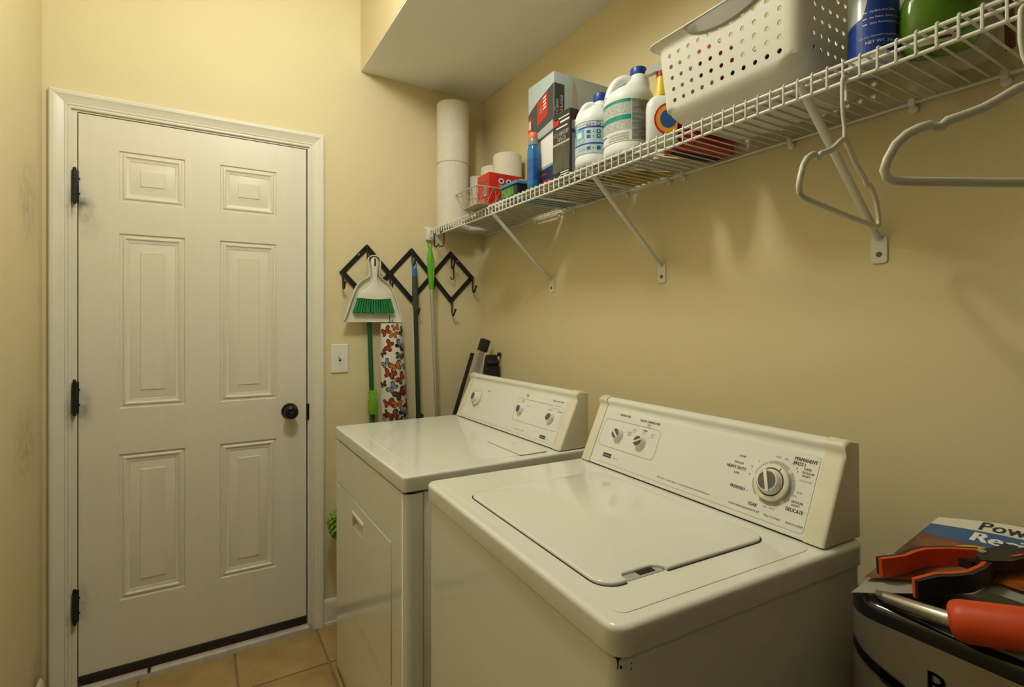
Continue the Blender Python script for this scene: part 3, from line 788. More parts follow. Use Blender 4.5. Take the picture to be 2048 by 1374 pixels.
mb.text('bounce', 0.030, fr(X0 + 0.026, Y0 - 0.0006, Z0 + 0.030, 'y'), 'LEFT', 0.02, 0.8)
for i in range(3):
    c = fr(X0 + 0.055 + i * 0.035, Y0 - 0.0006, Z1 - 0.030, 'y')
    mb.loft([[c @ Vector((0.013 * cos(2 * pi * j / 20), 0.011 * sin(2 * pi * j / 20), h)) for j in range(20)] for h in (0, 0.0002)])
rect(mb, fr(X0 - 0.0006, Y0 + 0.030, Z0 + 0.062, 'x'), -0.014, 0.014, -0.018, 0.018)
for i in range(4): rect(mb, fr(X0 - 0.0006, Y0 + 0.05, Z0 + 0.012 + i * 0.006, 'x'), -0.018, 0.02, 0, 0.0016)
for i in range(3): rect(mb, fr(X0 + 0.055 + i * 0.035, Y0 - 0.0006, Z1 - 0.05, 'y'), -0.012, 0.012, 0, 0.002)
tag(mb.build('white_print', whiteink, rb, smooth=0), kind='stuff')
mb = MB()
for i in range(3):
    c = fr(X0 + 0.055 + i * 0.035, Y0 - 0.0010, Z1 - 0.030, 'y')
    rect(mb, c, -0.006, 0.006, -0.005, 0.005)
for i in range(9): rect(mb, fr(X0 - 0.001, Y0 + 0.030, Z0 + 0.062, 'x'), -0.012 + i * 0.0028, -0.0108 + i * 0.0028 + 0.0004 * (i % 3), -0.015, 0.015)
tag(mb.build('dark_print', navy, rb, smooth=0), kind='stuff')

# pods tub
pt = thing('pods_tub', 'small black tub with blue lid and green label beside the red box', 'tub', (1.045, 1.695, BZ))
slab(MB(), 1.0, 1.092, 1.632, 1.752, BZ, 1.852, 0.006, 0.003).build('tub', cmat('tub_black', (0.02, 0.02, 0.022), 0.3), pt)
slab(MB(), 0.995, 1.097, 1.627, 1.757, 1.852, 1.864, 0.008, 0.004).build('lid', cmat('lid_blue', (0.06, 0.22, 0.36), 0.35), pt)
slab(MB(), 0.997, 1.095, 1.629, 1.755, BZ, 1.8105, 0.006, 0.001).build('base_band', cmat('band_blue', (0.06, 0.22, 0.36), 0.35), pt)
mb = MB(); rect(mb, fr(0.9994, 1.70, 1.832, 'x'), -0.044, 0.044, -0.017, 0.017); mb.build('label', cmat('green_picture_print', (0.10, 0.30, 0.05), 0.4, var=0.6, scale=60), pt, smooth=0)
MB().box((1.02, 1.64, 1.8645), (1.07, 1.70, 1.872), 0.002).build('lid_catch', cmat('catch_pale', (0.35, 0.42, 0.42), 0.4), pt)

# blue detergent bottle
bb = thing('detergent_bottle', 'slim blue detergent bottle with an orange cap at the shelf edge', 'bottle', (0.992, 1.512, BZ))
cx, cy = 0.9925, 1.512
bl = cmat('blue_liquid_plastic', (0.012, 0.16, 0.42), 0.22, var=0.05)
MB().loft([oloop(cx, cy, rx, ry, BZ + z, 24, 3) for rx, ry, z in ((0.015, 0.018, 0), (0.017, 0.020, 0.004), (0.0175, 0.021, 0.02), (0.0170, 0.0205, 0.11), (0.0170, 0.020, 0.130), (0.0155, 0.018, 0.142), (0.0145, 0.015, 0.148))]).build('body', bl, bb)
MB().loft([oloop(cx, cy, r, r, BZ + z, 24, 2) for r, z in ((0.0145, 0.148), (0.0170, 0.150), (0.0170, 0.170), (0.016, 0.172))]).build('collar', cmat('clear_collar', (0.30, 0.33, 0.36), 0.2, trans=0.3), bb)
MB().loft([oloop(cx, cy, r, r, BZ + z, 24, 2) for r, z in ((0.0160, 0.1722), (0.0166, 0.176), (0.0160, 0.190), (0.013, 0.1935))]).build('cap', cmat('orange_cap', (0.80, 0.17, 0.07), 0.4), bb)
MB().loft([oloop(cx, cy, rx + 0.0006, ry + 0.0006, BZ + z, 24, 3) for rx, ry, z in ((0.0175, 0.021, 0.03), (0.0170, 0.0205, 0.10))], caps=False).build('label', cmat('blue_label', (0.01, 0.10, 0.36), 0.3, var=0.3, scale=40), bb)

# large dark picture box
bg = thing('appliance_carton', 'tall dark picture carton standing at the back of the shelf', 'box', (1.14, 1.505, BZ))
X0, X1, Y0, Y1, Z0, Z1 = 1.020, 1.266, 1.427, 1.585, BZ, 2.183
MB().box((X0, Y0, Z0), (X1, Y1, Z1), 0.0015).build('carton', sky, bg)
mb = MB()
def band(mb, face, x, y, pts):
    m = fr(x, y, 0, face); mb.poly([m @ Vector((a, b, 0)) for a, b in pts])
yc = (Y0 + Y1) / 2; hw = (Y1 - Y0) / 2 - 0.001
top_ = [(-hw + 2 * hw * i / 10, 2.083 + 0.062 * (i / 10) ** 0.75) for i in range(11)]
bot_ = [(-hw + 2 * hw * i / 10, 1.985 + 0.040 * (i / 10) ** 0.75) for i in range(11)]
mb.mi = 0; band(mb, 'x', X0 - 0.0006, yc, bot_ + top_[::-1])
band(mb, 'y', X0 + 0.022, Y0 - 0.0006, [(-0.021, 1.99), (0.020, 1.99), (0.020, 2.145), (-0.021, 2.145)])
mb.mi = 1; band(mb, 'x', X0 - 0.0010, yc, [(-0.020, 2.028), (0.042, 2.050), (0.042, 2.128), (-0.020, 2.106)])
band(mb, 'x', X0 - 0.0010, yc, [(-hw, 2.012), (-0.058, 2.018), (-0.058, 2.072), (-hw, 2.066)])
mb.mi = 2; band(mb, 'x', X0 - 0.0006, yc, [(-hw, 1.802), (hw, 1.802), (hw, 1.872), (-hw, 1.858)])
mb.mi = 1; band(mb, 'x', X0 - 0.0010, yc, [(-0.01, 1.810), (0.05, 1.814), (0.05, 1.828), (-0.01, 1.824)]); band(mb, 'x', X0 - 0.0010, yc, [(-0.005, 1.842), (0.035, 1.846), (0.035, 1.853), (-0.005, 1.849)])
mb.mi = 3; band(mb, 'x', X0 - 0.0006, yc, [(-hw, 1.868), (hw, 1.880), (hw, 1.978), (-hw, 1.960)])
mb.mi = 0; band(mb, 'x', X0 - 0.0010, yc, [(-hw, 1.960), (hw, 1.985), (hw, 1.992), (-hw, 1.966)])
mb.mi = 4; band(mb, 'y', X0 + 0.11, Y0 - 0.0006, [(-0.038, 1.99), (0.0, 2.0), (-0.022, 2.16), (-0.030, 2.17)])
mb.mi = 3; mb.text('Z', 0.020, fr(X0 - 0.0014, yc - 0.010, 2.10, 'x'), 'CENTER', 0.04); mb.text('&', 0.030, fr(X0 - 0.0014, yc - 0.004, 2.073, 'x'), 'CENTER', 0.04)
for i in range(4): band(mb, 'x', X0 - 0.0014, yc, [(0.016, 2.072 + i * 0.012), (0.034, 2.078 + i * 0.012), (0.034, 2.084 + i * 0.012), (0.016, 2.078 + i * 0.012)])
for i in range(2): band(mb, 'x', X0 - 0.0014, yc, [(-0.074 + i * .009, 2.03), (-0.070 + i * .009, 2.03), (-0.070 + i * .009, 2.06), (-0.074 + i * .009, 2.06)])
R90 = Matrix.Rotation(pi / 2, 4, 'Z')
mb.text('J\u00b7Clean', 0.019, fr(X0 + 0.012, Y0 - 0.0010, 2.065, 'y') @ R90, 'CENTER', 0.0)
mb.text('AirLotus', 0.019, fr(X0 + 0.030, Y0 - 0.0010, 2.075, 'y') @ R90, 'CENTER', 0.0)
tag(mb.build('print', [dkgrey, red, navy, whiteink, sand], bg, smooth=0), kind='stuff')

# clean-up bags box
cb = thing('trash_bag_box', 'dark clean-up bags box standing beside the smaller bleach bottle', 'box', (1.05, 1.338, BZ))
X0, X1, Y0, Y1, Z0, Z1 = 0.985, 1.128, 1.294, 1.384, BZ, 2.006
MB().box((X0, Y0, Z0), (X1, Y1, Z1), 0.001).build('carton', cmat('box_black', (0.025, 0.025, 0.025), 0.4), cb)
yc = (Y0 + Y1) / 2; hw = (Y1 - Y0) / 2 - 0.001
mb = MB()
mb.mi = 0; mb.text('CLEAN-UP', 0.021, fr(X0 - 0.0008, yc, 1.938, 'x'), 'CENTER', 0.04, 0.80); mb.text('BAGS', 0.021, fr(X0 - 0.0008, yc - 0.003, 1.921, 'x'), 'CENTER', 0.04, 0.85)
for i, w in enumerate((0.03, 0.038)): rect(mb, fr(X0 - 0.0008, yc - 0.004, 1.956 + i * 0.030, 'x'), -w, w, 0, 0.0045 - i * 0.001)
rect(mb, fr(X0 - 0.0008, yc - 0.018, 1.972, 'x'), -0.022, 0.026, 0, 0.006)
mb.text('50', 0.022, fr(X0 - 0.0014, yc + 0.032, 1.823, 'x'), 'CENTER', 0.02, 0.8)
for i in range(2): rect(mb, fr(X0 - 0.0014, yc - 0.018, 1.8055 + i * 0.007, 'x'), -0.02, 0.022, 0, 0.003)
mb.mi = 1; rect(mb, fr(X0 - 0.0008, yc, 1.83, 'x'), -hw, hw, -0.012, 0.075)
mb.mi = 2; rect(mb, fr(X0 - 0.0005, yc, 1.83, 'x'), -hw, hw, 0.07, 0.082)
mb.mi = 3; rect(mb, fr(X0 - 0.0008, yc + 0.026, 1.968, 'x'), -0.016, 0.014, 0, 0.022)
mb.text('demo', 0.021, fr(X0 + 0.006, Y0 - 0.0008, 1.984, 'y'), 'LEFT', 0.04)
mb.mi = 4; rect(mb, fr(X0 + 0.07, Y0 - 0.0006, 1.955, 'y'), -0.062, 0.062, -0.012, 0.014); rect(mb, fr(X0 + 0.07, Y0 - 0.0006, 1.87, 'y'), -0.062, 0.062, -0.06, 0.06)
tag(mb.build('print', [whiteink, olive, sand, red, cmat('grey_card', (0.28, 0.28, 0.27), 0.5)], cb, smooth=0), kind='stuff')

# bleach bottles
RT = Vector((0.8575, -0.5145, 0))      # the side the spouts lean to
def bleach(name, label, cx, cy, r, h, shoulder, kind):
    t = thing(name, label, 'bottle', (cx, cy, BZ))
    H = shoulder
    k = r / 0.069
    def ring(rr, z, off=0.0, e=2.2): return [p + RT * off for p in oloop(cx, cy, rr, rr, BZ + z, 36, e)]
    # body up to the shoulder
    rings = [ring(r * 0.90, 0), ring(r * 0.97, 0.004), ring(r, 0.012), ring(r, 0.026), ring(r * 0.985, 0.030), ring(r * 0.985, H - 0.010), ring(r, H - 0.004), ring(r * 0.97, H + 0.008), ring(r * 0.86, H + 0.022, 0.004), ring(r * 0.70, H + 0.034, r * 0.12),
             ring(r * 0.54, H + 0.046, r * 0.30), ring(r * 0.43, h - 0.038, r * 0.40), ring(r * 0.35, h - 0.024, r * 0.40), ring(r * 0.30, h - 0.020, r * 0.40)]
    MB().loft(rings).build('body', hdpe, t)
    nc = Vector((cx, cy, BZ)) + RT * (r * 0.40)
    # handle arching from the neck out to the left shoulder
    a = nc + Vector((0, 0, h - 0.044)) - RT * (r * 0.20)
    pts = [a, a - RT * r * 0.30 + Vector((0, 0, 0.012)), a - RT * r * 0.62 + Vector((0, 0, 0.006)), a - RT * r * 0.88 + Vector((0, 0, -0.016)), a - RT * r * 1.02 + Vector((0, 0, -0.045 * k)), a - RT * r * 1.04 + Vector((0, 0, H + 0.01 - (h - 0.044)))]
    P = []
    for i in range(len(pts) - 1):
        p0, p1, p2, p3 = pts[max(i - 1, 0)], pts[i], pts[i + 1], pts[min(i + 2, len(pts) - 1)]
        for j in range(4):
            q = j / 4
            P.append(0.5 * ((2 * p1) + (-p0 + p2) * q + (2 * p0 - 5 * p1 + 4 * p2 - p3) * q * q + (-p0 + 3 * p1 - 3 * p2 + p3) * q ** 3))
    P.append(pts[-1])
    MB().tube(P, 0.0135 * k + 0.001, 12).build('handle', hdpe, t)
    rc = 0.0225 * (0.8 + 0.2 * k)
    MB().loft([[nc + Vector((rc * f * (1 + 0.03 * (i % 2)) * cos(2 * pi * i / 40), rc * f * (1 + 0.03 * (i % 2)) * sin(2 * pi * i / 40), z)) for i in range(40)] for f, z in ((0.97, h - 0.022), (1, h - 0.020), (1, h - 0.003), (0.95, h))]).build('cap', capblue, t)
    # wrap label: patches on the body, angle 0 faces the camera
    a0 = math.atan2(-cy, -cx)
    rl = r * 0.985 + 0.0011
    def patch(mb, u0, u1, z0, z1, lift=0.0, slope=0.0):
        n = max(1, int(abs(u1 - u0) / 0.12))
        va, vb = [], []
        for i in range(n + 1):
            u = u0 + (u1 - u0) * i / n
            c0 = oloop(0, 0, 1, 1, 0, 4)   # dummy to keep the shape rule in one place
            an = a0 - u
            ca, sa = cos(an), sin(an); e = 2.2
            fx = math.copysign(abs(ca) ** (2 / e), ca); fy = math.copysign(abs(sa) ** (2 / e), sa)
            dz = slope * u
            va.append(mb.bm.verts.new((cx + (rl + lift) * fx, cy + (rl + lift) * fy, BZ + z0 + dz))); vb.append(mb.bm.verts.new((cx + (rl + lift) * fx, cy + (rl + lift) * fy, BZ + z1 + dz)))
        for i in range(n): mb.face((va[i], va[i + 1], vb[i + 1], vb[i]))
    mb = MB()
    zl0, zl1 = 0.033, H - 0.012
    hh = zl1 - zl0
    S = -1     # +u runs to the image left
    if kind == 1:
        mb.mi = 0; patch(mb, -1.7, 1.7, zl0, zl1)
        mb.mi = 1; patch(mb, 0.55, 1.7, zl0 + hh * 0.45, zl0 + hh * 0.80, 0.0003); patch(mb, 1.05, 1.7, zl0 + hh * 0.30, zl1, 0.0002)
        mb.mi = 2
        patch(mb, -1.7, 0.95, zl1 - 0.020, zl1 - 0.0155, 0.0004); patch(mb, -1.7, 1.25, zl0 + 0.026, zl0 + 0.0305, 0.0004); patch(mb, -1.7, 1.5, zl1 - 0.0012, zl1, 0.0004); patch(mb, 1.2, 1.7, zl1 - 0.035, zl1 - 0.008, 0.0006)
        for iz in (0.010, 0.044, 0.058, 0.080):
            patch(mb, 0.16, 0.38, zl0 + iz, zl0 + iz + 0.009, 0.0007); patch(mb, -0.42, -0.20, zl0 + iz - 0.001, zl0 + iz + 0.010, 0.0007); patch(mb, -0.03, 0.03, zl0 + iz + 0.003, zl0 + iz + 0.0055, 0.0007)
        mb.mi = 3
        for iz in (0.044, 0.058, 0.080): patch(mb, -0.35, -0.27, zl0 + iz + 0.002, zl0 + iz + 0.007, 0.0010)
        patch(mb, 0.70, 1.0, zl0 + hh * 0.52, zl0 + hh * 0.70, 0.0006); patch(mb, -1.7, 1.0, zl1 - 0.0145, zl1 - 0.004, 0.0003)
        mb.mi = 4; patch(mb, -0.6, 1.0, zl1 - 0.012, zl1 - 0.006, 0.0006); patch(mb, 0.5, 0.95, zl0 + 0.034, zl0 + 0.044, 0.0006); patch(mb, 0.5, 0.95, zl0 + 0.010, zl0 + 0.02, 0.0006)
        tag(mb.build('label', [paleblue, cyan, blueink, whiteink, speck], t, smooth=0), kind='stuff')
    else:
        mb.mi = 3; patch(mb, -1.7, 1.7, zl0, zl1)
        mb.mi = 4; patch(mb, -0.10, 1.5, zl0 + hh * 0.64, zl1 - 0.010, 0.0003); patch(mb, -0.10, 1.5, zl0 + hh * 0.26, zl0 + hh * 0.50, 0.0003)
        mb.mi = 5; patch(mb, -1.3, -0.14, zl0 + 0.002, zl1 - 0.002, 0.0003)
        mb.mi = 2; patch(mb, -0.10, 1.6, zl1 - 0.009, zl1 - 0.001, 0.0006); patch(mb, -0.10, 1.6, zl0 + hh * 0.505, zl0 + hh * 0.62, 0.0006); patch(mb, 1.0, 1.6, zl0 + 0.020, zl0 + 0.024, 0.0006)
        mb.mi = 4
        for i in range(3): patch(mb, 0.0, 0.9, zl0 + 0.004 + i * 0.007, zl0 + 0.008 + i * 0.007, 0.0006)
        tag(mb.build('label', [paleblue, cyan, teal, whiteink, speck, cmat('fine_grey_print', (0.22, 0.25, 0.24), 0.5, var=0.5, scale=160, stretch=(0.2, 0.2, 1))], t, smooth=0), kind='stuff')
bleach('bleach_bottle', 'smaller white bleach jug with pale blue label and blue cap', 1.022, 1.226, 0.0535, 0.224, 0.139, 1)
bleach('bleach_bottle', 'larger white bleach jug with teal striped label and blue cap', 1.050, 1.104, 0.0685, 0.258, 0.160, 2)

# spray bottle
cx, cy = 1.040, 0.972
sp = thing('spray_bottle', 'white trigger spray bottle with yellow neck half hidden behind the laundry basket', 'bottle', (cx, cy, BZ))
rot = Matrix.Translation((cx, cy, 0)) @ Matrix.Rotation(radians(-40), 4, 'Z') @ Matrix.Translation((-cx, -cy, 0))
def R_(pts): return [rot @ p for p in pts]
MB().loft([R_(oloop(cx, cy, rx, ry, BZ + z, 28, 3)) for rx, ry, z in ((0.037, 0.024, 0), (0.040, 0.027, 0.004), (0.040, 0.027, 0.098), (0.038, 0.0255, 0.110), (0.029, 0.020, 0.122), (0.016, 0.015, 0.129), (0.0145, 0.0145, 0.134))]).build('body', cmat('spray_white', (0.72, 0.74, 0.72), 0.3), sp)
MB().loft([R_(oloop(cx, cy, r, r, BZ + z, 20, 2)) for r, z in ((0.0195, 0.127), (0.0185, 0.14), (0.0145, 0.165), (0.0130, 0.178))]).build('neck', yellow, sp)
MB().loft([R_(oloop(cx, cy, r, r, BZ + z, 20, 2)) for r, z in ((0.0132, 0.1782), (0.0132, 0.192), (0.010, 0.195))]).build('collar', redp, sp)
mb = MB(); mb.prism([(-0.044, 0.184), (-0.042, 0.194), (-0.026, 0.211), (0.016, 0.215), (0.018, 0.204), (0.003, 0.1935), (-0.016, 0.192), (-0.028, 0.187)], -0.010, 0.010, lambda a, b, h: rot @ Vector((cx + a, cy + h, BZ + b)))
mb.build('trigger_head', cmat('spray_white2', (0.72, 0.74, 0.74), 0.3), sp)
lg = MB()
for i, (r, q) in enumerate(((0.036, 0.0), (0.031, 0.0004), (0.021, 0.0008))):
    lg.mi = i
    m = rot @ frame4((cx + 0.014, cy - 0.0276 - q, BZ + 0.060), (1, 0, 0), (0, 0, 1))
    lg.poly([m @ Vector((max(-0.05, min(0.022, r * cos(2 * pi * k / 28))), r * 1.15 * sin(2 * pi * k / 28), 0)) for k in range(28)])
tag(lg.build('bullseye_print', [redp, cmat('orange_print', (0.75, 0.33, 0.02), 0.4), cmat('blue_print2', (0.01, 0.08, 0.30), 0.4)], sp, smooth=0), kind='stuff')

# red tub behind the basket
rt = thing('red_tub', 'red plastic tub on the shelf tucked behind the end of the laundry basket', 'tub', (1.15, 0.92, BZ))
MB().loft([[Vector((a, b, z)) for a, b in rrect(1.092 - i, 1.255 + i * 0.3, 0.908, 1.015 + i, 0.015, 5)] for i, z in ((0, 1.8005), (0.004, 1.804), (0.008, 1.86), (0.010, 1.880))]).build('body', redp, rt)
MB().loft([[Vector((a, b, z)) for a, b in rrect(1.080, 1.262, 0.914, 1.026, 0.015, 5)] for z in (1.8805, 1.893)]).build('lid', cmat('red_lid', (0.50, 0.03, 0.01), 0.3), rt)

# ------------------------------------------------------------------ laundry basket with round holes
lb = thing('laundry_basket', 'large white plastic laundry basket with round holes overhanging the shelf front', 'basket', (1.1, 0.70, 1.80))
LBZ = 1.8020; LH = 0.203
B0 = (0.968, 1.240, 0.562, 0.893); T0 = (0.950, 1.248, 0.548, 0.908)
bp = cmat('basket_plastic', (0.70, 0.69, 0.62), 0.38, var=0.01)
def lerp(a, b, t): return a + (b - a) * t
zA, zB = 0.047, 0.177          # holed zone of the wall
NCs, NR, RC = (9, 11, 9, 11), 5, 0.028
offs = [0.5 + 0.5 * math.tan(radians(q)) for q in (-45, -22.5, 0, 22.5)]
def ring_at(z, inset=0.0, rc=RC):
    t = z / LH
    x0, x1, y0, y1 = lerp(B0[0], T0[0], t) + inset, lerp(B0[1], T0[1], t) - inset, lerp(B0[2], T0[2], t) + inset, lerp(B0[3], T0[3], t) - inset
    base = rrect(x0, x1, y0, y1, rc, 6)
    out = []
    for c in range(4):
        out += base[c * 7:c * 7 + 7]
        p, q = Vector(base[c * 7 + 6]), Vector(base[((c + 1) % 4) * 7])
        for i in range(NCs[c]):
            for o_ in offs:
                u = (i + o_) / NCs[c]
                if u > 1e-6: out.append(tuple(p.lerp(q, u)))
    return [Vector((a, b, LBZ + z)) for a, b in out]
mb = MB()
low = [ring_at(z, i, max(0.028, 0.045 - 0.2 * i) if i < 0.05 else 0.03) for i, z in ((0.062, 0.0), (0.050, 0.0016), (0.034, 0.007), (0.020, 0.0155), (0.009, 0.026), (0.002, 0.037), (0.0, 0.0435))]
R = mb.loft(low + [ring_at(zA)], caps=False).R; mb.face(R[0][::-1])
def quad_pts(z):
    t = z / LH
    base = [Vector((a, b, LBZ + z)) for a, b in rrect(lerp(B0[0], T0[0], t), lerp(B0[1], T0[1], t), lerp(B0[2], T0[2], t), lerp(B0[3], T0[3], t), RC, 6)]
    return base
ra, rbv = quad_pts(zA), quad_pts(zB)
vlev = sorted({(j + o_) / NR for j in range(NR) for o_ in offs} | {1.0})
for c in range(4):
    ia = range(c * 7, c * 7 + 7)
    mb.loft([[ra[i].lerp(rbv[i], v_) for i in ia] for v_ in vlev], caps=False, closed=False)
def hole_side(p00, p10, p01, p11, nc, nr, rad):
    wv = ((p10 - p00).length + (p11 - p01).length) / 2; hv = (p01 - p00).length
    def P(u, v): return p00.lerp(p10, u).lerp(p01.lerp(p11, u), v)
    K = 16
    for i in range(nc):
        for j in range(nr):
            du, dv = 0.5 / nc, 0.5 / nr
            uc, vc = (i + 0.5) / nc, (j + 0.5) / nr
            sq, ci = [], []
            for k in range(K):
                a = 2 * pi * k / K
                ca, sa = cos(a), sin(a); m_ = max(abs(ca), abs(sa))
                sq.append(mb.bm.verts.new(P(uc + du * ca / m_, vc + dv * sa / m_)))
                ci.append(mb.bm.verts.new(P(uc + rad / wv * ca, vc + rad / hv * sa)))
            for k in range(K):
                l = (k + 1) % K
                mb.face((sq[k], sq[l], ci[l], ci[k]))
for c in range(4):
    i0 = c * 7 + 6; i1 = ((c + 1) % 4) * 7
    hole_side(ra[i0], ra[i1], rbv[i0], rbv[i1], NCs[c], NR, 0.0049)
def grow(k, z): return [Vector((p.x + (k if p.x > 1.1 else -k) * (1 if abs(p.x - 1.1) > 0.1 else abs(p.x - 1.1) / 0.1), p.y + (k if p.y > 0.73 else -k) * (1 if abs(p.y - 0.73) > 0.12 else abs(p.y - 0.73) / 0.12), LBZ + z)) for p in ring_at(LH)]
mb.loft([ring_at(zB), ring_at(LH - 0.019), grow(0.0015, LH - 0.012), grow(0.0045, LH - 0.006), grow(0.009, LH - 0.002), grow(0.0165, LH)], caps=False)
bmesh.ops.remove_doubles(mb.bm, verts=mb.bm.verts[:], dist=2e-5)
bmesh.ops.recalc_face_normals(mb.bm, faces=mb.bm.faces[:])
bmesh.ops.solidify(mb.bm, geom=mb.bm.faces[:], thickness=0.0022)
mb.build('body', bp, lb, smooth=35)
gp = MB()
line, curve, inner = [], [], []
for i in range(25):
    t = i / 24
    y = lerp(0.815, 0.600, t)
    dip = 0.040 * math.sin(pi * t) ** 0.5 if 0 < t < 1 else 0
    xw = lerp(B0[0], T0[0], (LH - dip) / LH)
    line.append(Vector((T0[0] - 0.0165, y, LBZ + LH + 0.0006))); inner.append(Vector((xw - 0.009, y, LBZ + LH - dip + 0.003))); curve.append(Vector((xw - 0.0030, y, LBZ + LH - dip - 0.0005)))
gp.loft([line, inner, curve], caps=False, closed=False)
bmesh.ops.solidify(gp.bm, geom=gp.bm.faces[:], thickness=0.002)
gp.build('grip', bp, lb)
# what lies in the basket
def lump(name, label, cat, c, s, m, seed, parts=None):
    mb = MB(); mb.sphere((0, 0, 0), 1, 28)
    for v in mb.bm.verts:
        n = noise.noise(v.co * 2.2 + Vector((seed, 0, 0))) * 0.22 + noise.noise(v.co * 6 + Vector((0, seed, 0))) * 0.07
        q = v.co * (1 + n)
        q = Vector([math.copysign(abs(w) ** 0.75, w) for w in q])
        v.co = Vector((c[0] + q.x * s[0], c[1] + q.y * s[1], max(c[2] + q.z * s[2], c[2] - s[2])))
    return tag(mb.build(name, m, smooth=60), label, cat)
lump('white_cloth', 'folded pale cloth at the left end inside the laundry basket', 'cloth', (1.055, 0.822, 1.862), (0.060, 0.040, 0.045), cmat('pale_fabric', (0.50, 0.49, 0.44), 0.85), 5.5)
lump('red_cloth', 'bundled red cloth seen through the upper left holes of the laundry basket', 'cloth', (1.060, 0.818, 1.957), (0.062, 0.042, 0.036), cmat('red_fabric', (0.45, 0.03, 0.02), 0.8), 3.1)
lump('black_cloth', 'bundled black cloth seen through the lower holes of the laundry basket', 'cloth', (1.058, 0.675, 1.874), (0.066, 0.092, 0.045), cmat('black_fabric', (0.012, 0.012, 0.013), 0.85), 8.7)

# starch can
cn = thing('starch_can', 'tall blue and white spray starch can beside the laundry basket', 'spray can', (1.062, 0.478, BZ))
cx, cy, r = 1.062, 0.482, 0.0395
MB().lathe([(r * 0.86, 0), (r * 0.97, 0.001), (r, 0.006), (r * 0.985, 0.012), (r * 0.985, 0.24), (r * 0.9, 0.252), (r * 0.55, 0.262)], (cx, cy, BZ), 40).build('can', cmat('can_white', (0.52, 0.58, 0.58), 0.25), cn)
MB().lathe([(0.02, 0.262), (0.021, 0.264), (0.021, 0.295), (0.014, 0.302)], (cx, cy, BZ), 24).build('cap', whiteink, cn)
a0 = math.atan2(-cy, -cx)
mb = MB()
def cpatch(mb, u0, u1, zl, zh, lift):
    n = 24; va, vb = [], []
    for i in range(n + 1):
        u = u0 + (u1 - u0) * i / n; rr = r * 0.985 + lift
        va.append(mb.bm.verts.new((cx + rr * cos(a0 - u), cy + rr * sin(a0 - u), BZ + (zl(u) if callable(zl) else zl)))); vb.append(mb.bm.verts.new((cx + rr * cos(a0 - u), cy + rr * sin(a0 - u), BZ + (zh(u) if callable(zh) else zh))))
    for i in range(n): mb.face((va[i], va[i + 1], vb[i + 1], vb[i]))
def shirt(u):
    # +u lies to the image left: low shoulder there, tall shirt body to the right
    if u > 0.35: return 0.083 - 0.010 * min(1, (u - 0.35) / 0.9)
    if u > 0.05: return 0.083 + 0.06 * (0.35 - u) / 0.3
    return 0.150
cpatch(mb, -1.6, 1.6, 0.016, shirt, 0.0008)
mb.build('label', cmat('can_blue', (0.010, 0.045, 0.30), 0.3), cn, smooth=0)
mb = MB()
def ctext(s, size, u, z):
    k = MB(); k.text(s, size, Matrix.Identity(4), 'LEFT', 0.01)
    for v in k.bm.verts:
        uu = u - v.co.x / r; v.co = Vector((cx + (r * 0.985 + 0.0014) * cos(a0 - uu), cy + (r * 0.985 + 0.0014) * sin(a0 - uu), BZ + z + v.co.y))
    me = bpy.data.meshes.new('t'); k.bm.to_mesh(me); k.bm.free(); mb.bm.from_mesh(me); bpy.data.meshes.remove(me)
ctext('NET WT. 20oz (1.25 lb) 567g', 0.0075, 0.28, 0.034); ctext('CAUTION: CONTENTS UNDER PRESSURE', 0.0036, 0.55, 0.044)
ctext('Perfect Iron Glide', 0.0056, 0.12, 0.088); ctext('No Flakes, Scorch or Residue', 0.0050, 0.12, 0.077); ctext('Odor Removing Technology', 0.0050, 0.12, 0.067)
for z in (0.0885, 0.0775, 0.0675): cpatch(mb, 0.22, 0.38, z - 0.001, z + 0.001, 0.0014)
for (ua, ub, za, zb_) in ((-0.02, 0.22, 0.112, 0.1135), (-0.02, 0.22, 0.126, 0.1275), (-0.02, 0.02, 0.112, 0.1275), (0.18, 0.22, 0.112, 0.1275), (-0.13, -0.11, 0.108, 0.15)): cpatch(mb, ua, ub, za, zb_, 0.0014)
tag(mb.build('lettering', whiteink, cn, smooth=0), kind='stuff')
mb = MB(); cpatch(mb, -0.75, -0.30, 0.106, lambda u: 0.112 + 0.022 * max(0, min(1, (-0.28 - u) / 0.3)), 0.0013); mb.build('iron_print', cmat('iron_blue', (0.14, 0.30, 0.50), 0.4), cn, smooth=0)

# green bottle
gb = thing('green_soap_bottle', 'squat translucent green soap bottle on the shelf at the right', 'bottle', (1.09, 0.405, BZ))
cx, cy = 1.094, 0.393
rotg = Matrix.Translation((cx, cy, 0)) @ Matrix.Rotation(radians(-62), 4, 'Z') @ Matrix.Translation((-cx, -cy, 0))
gm = cmat('green_liquid', (0.11, 0.25, 0.012), 0.10, var=0.35, scale=9, trans=0.35)
gl = [(0.036, 0.020, 0), (0.046, 0.028, 0.003), (0.054, 0.034, 0.016), (0.0575, 0.036, 0.05), (0.056, 0.036, 0.085), (0.048, 0.033, 0.108), (0.034, 0.026, 0.124), (0.018, 0.017, 0.134), (0.015, 0.015, 0.15)]
MB().loft([[rotg @ p for p in oloop(cx, cy, a, b, BZ + z, 32, 2.4)] for a, b, z in gl]).build('body', gm, gb)
MB().loft([[rotg @ p for p in oloop(cx, cy, a, a, BZ + z, 20, 2)] for a, z in ((0.018, 0.1505), (0.018, 0.172), (0.012, 0.176))]).build('cap', whiteink, gb)
mb = MB()
